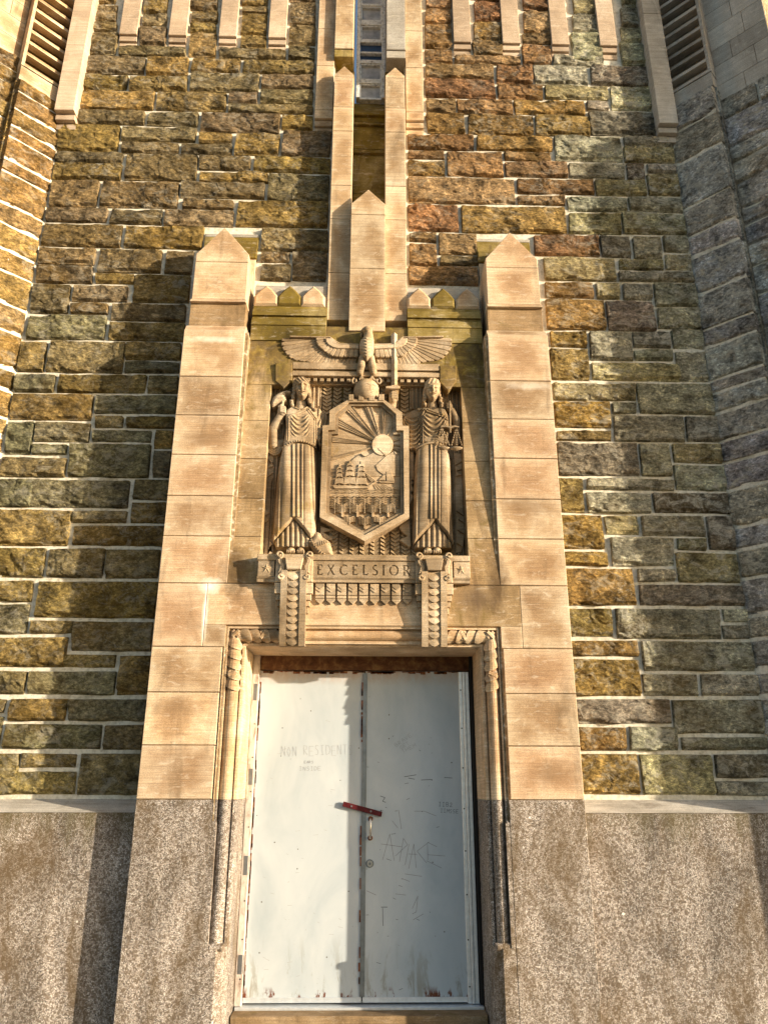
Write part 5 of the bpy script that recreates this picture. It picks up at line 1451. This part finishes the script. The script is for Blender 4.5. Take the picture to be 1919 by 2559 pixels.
# globe
gc = U(640+.19289*1430, 780+.19289*1010, .13); gr = .128
V = []; F = []; n = 28; mlat = 16
for i in range(mlat+1):
    ph = math.pi*i/mlat
    for k in range(n):
        t = 2*math.pi*k/n
        rr = gr*(1+.008*math.sin(ph*30))
        V.append((gc[0]+rr*math.sin(ph)*math.cos(t), .14+rr*.8*math.sin(ph)*math.sin(t), gc[1]+rr*math.cos(ph)))
for i in range(mlat): F += [(i*n+k, i*n+(k+1) % n, (i+1)*n+(k+1) % n, (i+1)*n+k) for k in range(n)]
gb = mobj('globe', V, F, RELIEF, eg, True)
def onglobe(pts, name):
    P = [U(640+.19289*a, 780+.19289*b, .06) for a, b in pts]
    m = MB(); N = len(P)
    def yy(p): 
        d2 = ((p[0]-gc[0])**2+(p[1]-gc[1])**2)/gr**2
        return .14-gr*.8*math.sqrt(max(0, 1-d2))
    m.v = [(p[0], yy(p)-.002, p[1]) for p in P]+[(p[0], yy(p)+.01, p[1]) for p in P]
    m.f = [tuple(range(N))]+[(i, (i+1) % N, N+(i+1) % N, N+i) for i in range(N)]
    m.build(name, RELIEF, gb)
onglobe([(1380, 960), (1440, 930), (1490, 950), (1480, 1000), (1500, 1040), (1450, 1060), (1400, 1045), (1370, 1010)], 'continent')
onglobe([(1510, 930), (1550, 950), (1575, 1000), (1545, 1040), (1515, 1000)], 'continent')
# scroll ornaments beside the feet
for s in (-1, 1):
    m = MB(); cx_ = 1430+s*160
    m.tube([(U(640+.19289*(cx_+26*math.cos(t)*s), 780+.19289*(890+34*math.sin(t)), .12)[0], .12, U(640+.19289*cx_, 780+.19289*(890+34*math.sin(t)), .12)[1]) for t in [k*.55 for k in range(-3, 8)]], .010, 8)
    m.build('scroll', RELIEF, eg, True)
# wings: every feather a piece
TIPS = [(330, 352), (322, 405), (332, 470), (385, 532), (430, 585), (478, 618), (592, 632), (682, 642), (756, 660), (802, 690), (852, 706), (905, 714), (958, 718), (1010, 718), (1060, 722), (1110, 722), (1160, 722), (1210, 720), (1255, 712)]
ROOT = [(770, 335), (770, 362), (775, 390), (785, 415), (798, 438), (815, 458), (838, 476), (862, 492), (890, 508), (912, 530), (935, 552), (970, 566), (1010, 572), (1055, 575), (1100, 576), (1150, 576), (1200, 576), (1250, 576), (1300, 576)]
EX = 1430
for s in (-1, 1):
    wg = subempty('wing', eg)
    fx = (lambda a: a) if s < 0 else (lambda a: 2*EX-a)
    yw_ = .115
    def pc(pts, yf, name, c=.004, yb=.24):
        MB().prism(poly([(fx(a), b) for a, b in pts], yf, Z1), yf, yb, c).build(name, RELIEF, wg)
    n = len(TIPS)
    for k in range(n):
        t = TIPS[k]; r_ = ROOT[k]
        tp = TIPS[k-1] if k else (t[0]+6, t[1]-46); tn = TIPS[k+1] if k < n-1 else (t[0]+40, t[1]-25)
        rp = ROOT[k-1] if k else (770, 318); rn = ROOT[k+1] if k < n-1 else (1330, 576)
        A = ((t[0]+tp[0])/2, (t[1]+tp[1])/2); B = ((t[0]+tn[0])/2, (t[1]+tn[1])/2)
        C = ((r_[0]+rn[0])/2, (r_[1]+rn[1])/2); D = ((r_[0]+rp[0])/2, (r_[1]+rp[1])/2)
        L = 1.0
        # pull the corners back so that the tip is rounded
        def lerp(p, q, f): return (p[0]+(q[0]-p[0])*f, p[1]+(q[1]-p[1])*f)
        A1 = lerp(A, D, .10); B1 = lerp(B, C, .08)
        mid = lerp(A, B, .5)
        A2 = lerp(lerp(A, mid, .35), D, .0); B2 = lerp(lerp(B, mid, .35), C, .0)
        pc([A1, A2, B2, B1, lerp(C, B, -.05), lerp(D, A, -.05)], .128+.0012*(k % 2)+.0009*k*.5, 'feather', .006)
    CT = [(772, 340), (776, 385), (796, 425), (832, 462), (878, 494), (920, 530), (968, 558), (1030, 572), (1095, 576), (1160, 577), (1225, 577), (1290, 577)]
    CR = [(900, 330), (903, 360), (912, 385), (930, 408), (958, 428), (990, 445), (1030, 458), (1075, 464), (1130, 467), (1185, 468), (1240, 469), (1300, 470)]
    for k in range(len(CT)):
        t = CT[k]; r_ = CR[k]
        tp = CT[k-1] if k else (775, 300); tn = CT[k+1] if k < len(CT)-1 else (1340, 577)
        rp = CR[k-1] if k else (900, 316); rn = CR[k+1] if k < len(CT)-1 else (1340, 470)
        A = ((t[0]+tp[0])/2, (t[1]+tp[1])/2); B = ((t[0]+tn[0])/2, (t[1]+tn[1])/2)
        C = ((r_[0]+rn[0])/2, (r_[1]+rn[1])/2); D = ((r_[0]+rp[0])/2, (r_[1]+rp[1])/2)
        pc([lerp(A, D, .12), lerp(A, B, .22), lerp(A, B, .78), lerp(B, C, .12), C, D], .100+.0015*(k % 2), 'covert_feather', .006)
    # coverts and leading edge
    cov = [(900, 318), (960, 318), (1000, 345), (1040, 380), (1090, 405), (1330, 410), (1330, 578), (960, 568), (925, 545), (890, 505), (840, 478), (800, 440), (775, 400), (768, 350), (770, 318)]
    pc(cov, .112, 'covert', .004)
    pc([(900, 330), (985, 335), (1050, 392), (1090, 412), (1330, 414), (1330, 470), (1040, 462), (985, 445), (935, 415), (905, 375)], .088, 'covert', .005)
    pc([(435, 300), (960, 312), (1000, 340), (1090, 400), (1330, 404), (1330, 416), (1085, 412), (990, 352), (955, 324), (436, 316)], .098, 'leading_edge', .003)

# ---------------- band over the niche: stepped mouldings, dentils and two pointed tabs
hd = thing('niche_header', 'stepped stone band with dentils and two pointed tabs over the niche', 'header', (0, .1, 5.5))
def hz(q, y=.12): return U(915, 780+.19289*q, y)[1]
xa, xb = U(640+.19289*470, 935, .12)[0], U(900+.19289*1030, 935, .12)[0]
z6, z7, z8, z9 = hz(690), hz(742), hz(770), hz(830)
MB().box(xa, xb, .120, .27, z7, z6+.03, .003).build('band', RELIEF, hd)
MB().box(xa, xb, .145, .27, z8, z7-.002, .002).build('band', RELIEF, hd)
MB().box(xa, xb, .118, .27, z9, z8-.002, .004).build('band', RELIEF, hd)
MB().box(-NX-.01, NX+.01, .20, .27, hz(895), z9-.002, .002).build('band', RELIEF, hd)
nd = 22
for k in range(nd):
    x = xa+(xb-xa)*(k+.1)/nd; w = (xb-xa)/nd
    MB().box(x, x+w*.55, .150, .21, hz(880), z9-.003, .003).build('dentil', RELIEF, hd)
for pts, zv in (([(250, 655), (470, 655), (470, 872), (358, 982), (250, 888)], Z1), ([(1030, 690), (1242, 690), (1242, 895), (1142, 1022), (1030, 905)], Z2)):
    MB().prism(poly(pts, .115, zv), .112, .27, .006).build('pointed_tab', PANEL, hd)
for s in (-1, 1):
    x0, x1 = sorted((s*.80, s*.835)); MB().box(*sorted((s*(NX-.06), s*.86)), .18, .27, hz(905), hz(800), .003).build('corner_block', RELIEF, hd)
# ---------------- crown at the foot of the left figure
cw = thing('crown_relief', 'small carved crown lying tilted at the foot of the left figure', 'relief crown', (U(775, 1380, .12)[0], .12, U(775, 1380, .12)[1]))
def crown(X, Y):
    y = Y-1918
    d = sdf(X, y, [(668, 1060), (700, 1030), (740, 955), (790, 915), (835, 935), (860, 985), (910, 1015), (960, 1060), (985, 1150), (990, 1235), (800, 1235), (740, 1160)])
    h = np.where(d > 0, 110+80*rnd(d, 70), NEG)
    bandc = np.abs((y-1060)-.62*(X-900)+ -40)
    a = np.abs(np.hypot(X-1010, y-930)-330); b = np.abs(np.hypot(X-1010, y-930)-300)
    h = np.where((h > 0) & (a < 26), h+26+6*np.sin(np.arctan2(y-930, X-1010)*60), h)
    st = np.abs((y-1075)+.42*(X-860))
    h = np.where((h > 0) & (st < 24), h+22+6*np.sign(np.sin(X*.22)), h)
    ed = np.where((d > 0) & (d < 20) & (y < 1090), 14*np.sin(X*.35+y*.2), 0)
    return np.where(h > 0, h+ed, h)
carve('crown', crown, (655, 1000, 1918+905, 1918+1240), Z1, RELIEF, cw, YN, 3.5)
zig([(835, 2770), (985, 2820), (960, 2830), (870, 2850), (985, 2920), (990, 2960), (870, 2930), (835, 2860)], .20, fgl, Z1)

# ================================================================== ledge with the motto
le = thing('inscribed_ledge', 'stone ledge incised EXCELSIOR with a star at each end', 'ledge', (0, -.05, 3.33))
YL = -.085
ZL = [3.579, 3.524, 3.371, 3.328]
LX0, LX1 = -.955, .948
MB().box(LX0, LX1, YL-.012, .2, ZL[1], ZL[0], .005).build('top_band', RELIEF, le)
MB().profile([(YL+.012, ZL[3]), (YL+.012, ZL[2]-.020), (YL-.004, ZL[2]-.004), (YL-.004, ZL[2]), (.1, ZL[2]), (.1, ZL[3])], LX0+.004, LX1-.004).build('bottom_band', RELIEF, le)
for s in (-1, 1):
    x0, x1 = sorted((s*.800, s*.948))
    MB().box(x0, x1, YL-.002, .1, ZL[2]+.002, ZL[1]-.002, .004).build('star_block', RELIEF, le)
    cx_ = s*.868; cz_ = (ZL[1]+ZL[2])/2
    for base, R1, R2, hh in ((math.pi/5, .043, .016, .006), (0.0, .052, .018, .014)):
        n = 5; pts = []
        for k in range(2*n):
            r_ = R1 if k % 2 == 0 else R2; t = math.pi/2+base+math.pi*k/n
            pts.append((cx_+r_*math.cos(t), YL-.002, cz_+r_*math.sin(t)))
        V = pts+[(cx_, YL-.002-hh, cz_)]
        mobj('star', V, [(k, (k+1) % (2*n), 2*n) for k in range(2*n)], RELIEF, le)
# frieze with incised letters: outlines cut through a front plate
def arc(cx, cy, rx, ry, a0, a1, n=10): return [(cx+rx*math.cos(a0+(a1-a0)*i/n), cy+ry*math.sin(a0+(a1-a0)*i/n)) for i in range(n+1)]
pi = math.pi
def L_(ch):
    t = .17; s = .05
    if ch == 'E': return [[(0, 0), (.62, 0), (.66, .2), (.60, .2), (.55, .09), (.10+t, .09), (.10+t, .46), (.46, .46), (.46, .56), (.10+t, .56), (.10+t, .91), (.50, .91), (.55, .80), (.61, .80), (.58, 1), (0, 1), (0, .97), (.10, .94), (.10, .06), (0, .03)]]
    if ch == 'L': return [[(0, 0), (.60, 0), (.66, .22), (.60, .22), (.53, .10), (.10+t, .10), (.10+t, .94), (.36, .97), (.36, 1), (0, 1), (0, .97), (.10, .94), (.10, .06), (0, .03)]]
    if ch == 'I': return [[(0, 0), (.37, 0), (.37, .03), (.27, .06), (.27, .94), (.37, .97), (.37, 1), (0, 1), (0, .97), (.10, .94), (.10, .06), (0, .03)]]
    if ch == 'X': return [[(0, 0), (.24, 0), (.24, .03), (.17, .05), (.38, .40), (.62, .05), (.55, .03), (.55, 0), (.88, 0), (.88, .03), (.80, .06), (.49, .52), (.74, .94), (.82, .97), (.82, 1), (.52, 1), (.52, .97), (.58, .95), (.40, .63), (.20, .95), (.27, .97), (.27, 1), (0, 1), (0, .97), (.07, .95), (.33, .53), (.07, .06), (0, .03)]]
    if ch == 'O': return [arc(.48, .5, .48, .52, 0, 2*pi, 26)[:-1], arc(.48, .5, .31, .42, 0, 2*pi, 26)[:-1]]
    if ch == 'C': return [arc(.50, .5, .50, .52, .28*pi, 1.74*pi, 18)+[(.74, .26)]+arc(.52, .5, .33, .42, 1.70*pi, .32*pi, 16)+[(.76, .74)]]
    if ch == 'S':
        o = arc(.29, .74, .28, .28, .16*pi, 1.30*pi, 12)+arc(.29, .27, .30, .29, .35*pi, -.80*pi, 14)
        i_ = arc(.29, .27, .155, .18, -.74*pi, .33*pi, 12)+arc(.29, .74, .135, .17, 1.28*pi, .20*pi, 12)
        o = [(.52, .96), (.50, .80)]
        out = arc(.30, .75, .27, .27, .22*pi, 1.36*pi, 12)+arc(.27, .27, .17, .18, .38*pi, -.70*pi, 10)+[(.04, .20), (.0, .06)]
        inn = arc(.27, .27, .32, .29, -.72*pi, .40*pi, 12)+arc(.30, .75, .13, .16, 1.32*pi, .30*pi, 10)
        return [out+inn]
    if ch == 'R': return [[(0, 0), (.37, 0), (.37, .03), (.27, .06), (.27, .46), (.34, .46), (.62, .02), (.88, 0), (.88, .03), (.78, .08), (.50, .48)]+arc(.40, .73, .25, .27, -.30*pi, .5*pi, 10)+[(0, 1), (0, .97), (.10, .94), (.10, .06), (0, .03)], [(.27, .54), (.38, .54)]+arc(.38, .73, .12, .19, -.4*pi, .4*pi, 8)+[(.38, .92), (.27, .92)]]
def text_w(ch): return {'E': .66, 'L': .66, 'I': .37, 'X': .88, 'O': .96, 'C': .84, 'S': .58, 'R': .88}[ch]
xt0, xt1 = U(790.5, 1425, YL)[0], U(1027.5, 1425, YL)[0]
zt0, zt1 = U(910, 1437.5, YL)[1], U(910, 1411.5, YL)[1]
word = 'EXCELSIOR'; H = zt1-zt0
tw = sum(text_w(c)*H*.92 for c in word); gap = ((xt1-xt0)-tw)/(len(word)-1)
cu = bpy.data.curves.new('frieze', 'CURVE'); cu.dimensions = '2D'; cu.fill_mode = 'BOTH'; cu.extrude = .006
def spl(pts):
    sp_ = cu.splines.new('POLY'); sp_.points.add(len(pts)-1)
    for p, q in zip(sp_.points, pts): p.co = (q[0], q[1], 0, 1)
    sp_.use_cyclic_u = True
fx0, fx1 = -.497, .497
spl([(fx0, ZL[2]+.002), (fx1, ZL[2]+.002), (fx1, ZL[1]-.002), (fx0, ZL[1]-.002)])
x = xt0
for ch in word:
    for o_ in L_(ch): spl([(x+a*H*.92, zt0+b*H) for a, b in o_])
    x += text_w(ch)*H*.92+gap
tmp = bpy.data.objects.new('frieze_curve', cu); COL.objects.link(tmp)
me = bpy.data.meshes.new_from_object(tmp)
bpy.data.objects.remove(tmp)
me.transform(Matrix(((1, 0, 0, 0), (0, 0, -1, YL+.010), (0, 1, 0, 0), (0, 0, 0, 1))))
me.materials.clear(); me.materials.append(RELIEF); me.name = 'frieze'
place(bpy.data.objects.new('frieze', me), le)['label'] = 'tan stone frieze incised with the word EXCELSIOR'
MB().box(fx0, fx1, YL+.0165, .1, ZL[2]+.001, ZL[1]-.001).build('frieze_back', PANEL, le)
# chevron pendants below the ledge
xp0 = U(788, 1480, -.03)[0]; xp1 = U(1027.6, 1480, -.03)[0]
n = 9; pitch = (xp1-xp0+.02)/n
pz = [U(910, p, -.035)[1] for p in (1458.5, 1470, 1480, 1488, 1496, 1500, 1510)]
for k in range(n):
    x0 = xp0+k*pitch; x1 = x0+pitch*.82; xm = (x0+x1)/2
    pd = subempty('pendant', le)
    MB().prism([(x0, pz[3]), (x1, pz[3]), (x1, pz[0]), (x0, pz[0])], -.040, .06, .002).build('body', RELIEF, pd)
    v = (x1-x0)*.36
    for zz_, yy_ in ((pz[1]+.012, -.052), (pz[1]-.014, -.047)):
        MB().prism([(x0+.001, zz_), (xm, zz_-v), (x1-.001, zz_), (x1-.001, min(pz[0]-.002, zz_+.024)), (xm, min(pz[0]-.002, zz_+.024)-.0), (x0+.001, min(pz[0]-.002, zz_+.024))], yy_, -.038, .002).build('chevron', RELIEF, pd)
    MB().prism([(x0, pz[4]), (x1, pz[4]), (x1, pz[3]-.002), (x0, pz[3]-.002)], -.030, .06, .002).build('neck', RELIEF, pd)
    MB().prism([(x0, pz[5]), (xm, pz[6]), (x1, pz[5]), (x1, pz[4]-.001), (x0, pz[4]-.001)], -.024, .06, .003).build('tip', RELIEF, pd)

# ================================================================== console brackets
CZ = [3.570, 3.321, 3.221, 3.165, 3.114, 3.054, 2.771]
for s in (-1, 1):
    cx = s*.622
    cb = thing('console_bracket', 'scrolled stone bracket with scales under the %s carved figure' % ('left', 'right')[s > 0], 'bracket', (cx, 0, 2.77), 'scrolled brackets under the figures')
    MB().box(cx-.165, cx+.165, -.100, .15, CZ[1]+.002, CZ[0]-.035, .006).build('block', RELIEF, cb)
    for hw, a, b, y in ((.168, CZ[2], CZ[1]-.002, -.090), (.155, CZ[3], CZ[2]-.002, -.070), (.143, CZ[4], CZ[3]-.002, -.050), (.131, CZ[5], CZ[4]-.002, -.032)):
        MB().box(cx-hw, cx+hw, y, .06, a, b, .004).build('stepped_side', RELIEF, cb)
    def yfr(z):                                   # front line of the shaft
        t = (z-CZ[6])/(CZ[0]-CZ[6])
        return -.055-.085*(3*t*t-2*t*t*t)+.045*max(0, .12-t)/.12
    for a, b, off in ((-.112, -.056, 0.0), (.056, .112, 0.0), (-.0555, .0555, .020)):
        prof = [(yfr(CZ[6]+(CZ[1]+.10-CZ[6])*i/14)+off, CZ[6]+(CZ[1]+.10-CZ[6])*i/14) for i in range(15)]
        prof = prof+[(.06, prof[-1][1]), (.06, CZ[6])]
        MB().profile(prof, cx+a, cx+b).build('rail' if off == 0 else 'channel', RELIEF, cb)
    # overlapping scales
    zt = CZ[1]+.085; n = 10; p = (zt-CZ[6]-.012)/n
    for k in range(n):
        z = zt-k*p
        w = .053
        pts = [(-w, z+.0), (-w, z-p*.55), (-w*.75, z-p*.85), (-w*.35, z-p*1.08), (0, z-p*1.17), (w*.35, z-p*1.08), (w*.75, z-p*.85), (w, z-p*.55), (w, z+.0)]
        V = []; nn = len(pts)
        for (a, b) in pts:
            d = (z-b)/(p*1.17)
            V.append((cx+a, yfr(b)+.022-.024*d, b))
        V += [(cx+a, yfr(b)+.030, b) for a, b in pts]
        V.append((cx, yfr(z-p*.6)+.003, z-p*.6)); ci = len(V)-1
        mobj('scale', V, [(i, (i+1) % nn, ci) for i in range(nn)]+[(i, (i+1) % nn, nn+(i+1) % nn, nn+i) for i in range(nn)], RELIEF, cb)
    # foot slab and keystone between the scrolls
    MB().prism([(cx-.105, CZ[0]-.034), (cx+.105, CZ[0]-.034), (cx+.118, CZ[0]+.004), (cx-.118, CZ[0]+.004)], -.120, .15, .006).build('foot_slab', RELIEF, cb)
    MB().prism([(cx-.062, CZ[1]+.105), (cx+.062, CZ[1]+.105), (cx+.082, CZ[0]-.036), (cx-.082, CZ[0]-.036)], -.150, -.08, .006).build('keystone', RELIEF, cb)
    # S scrolls: volute above, bent ribbon, volute below
    for q in (-1, 1):
        m = MB(); X0 = cx+q*.128
        def sp(cx0, cz0, r0, turns, dirn, start, y):
            return [(cx0+(r0*(1-.75*i/22))*math.cos(start+dirn*turns*2*pi*i/22), y-.012*i/22, cz0+(r0*(1-.75*i/22))*math.sin(start+dirn*turns*2*pi*i/22)) for i in range(23)]
        zt_ = CZ[0]-.005
        up_ = sp(X0+q*.008, zt_, .034, 1.25, -q, -pi/2, -.120)
        lo = sp(X0-q*.012, CZ[1]+.045, .032, 1.25, q, pi/2, -.116)
        m.tube(up_, .011, 8); m.build('upper_scroll', RELIEF, cb, True)
        m = MB(); m.tube(lo, .012, 8); m.build('lower_scroll', RELIEF, cb, True)
        z1 = zt_-.034; z0 = CZ[1]+.077
        pts = [(X0-.020, z1), (X0+.020, z1), (X0+.020-q*.0, z1-.03), (X0+.026-q*.020, (z0+z1)/2), (X0+.018-q*.010, z0), (X0-.022-q*.010, z0), (X0-.018-q*.022, (z0+z1)/2), (X0-.020, z1-.03)]
        MB().prism(pts, -.126, -.08, .007).build('scroll_ribbon', RELIEF, cb)
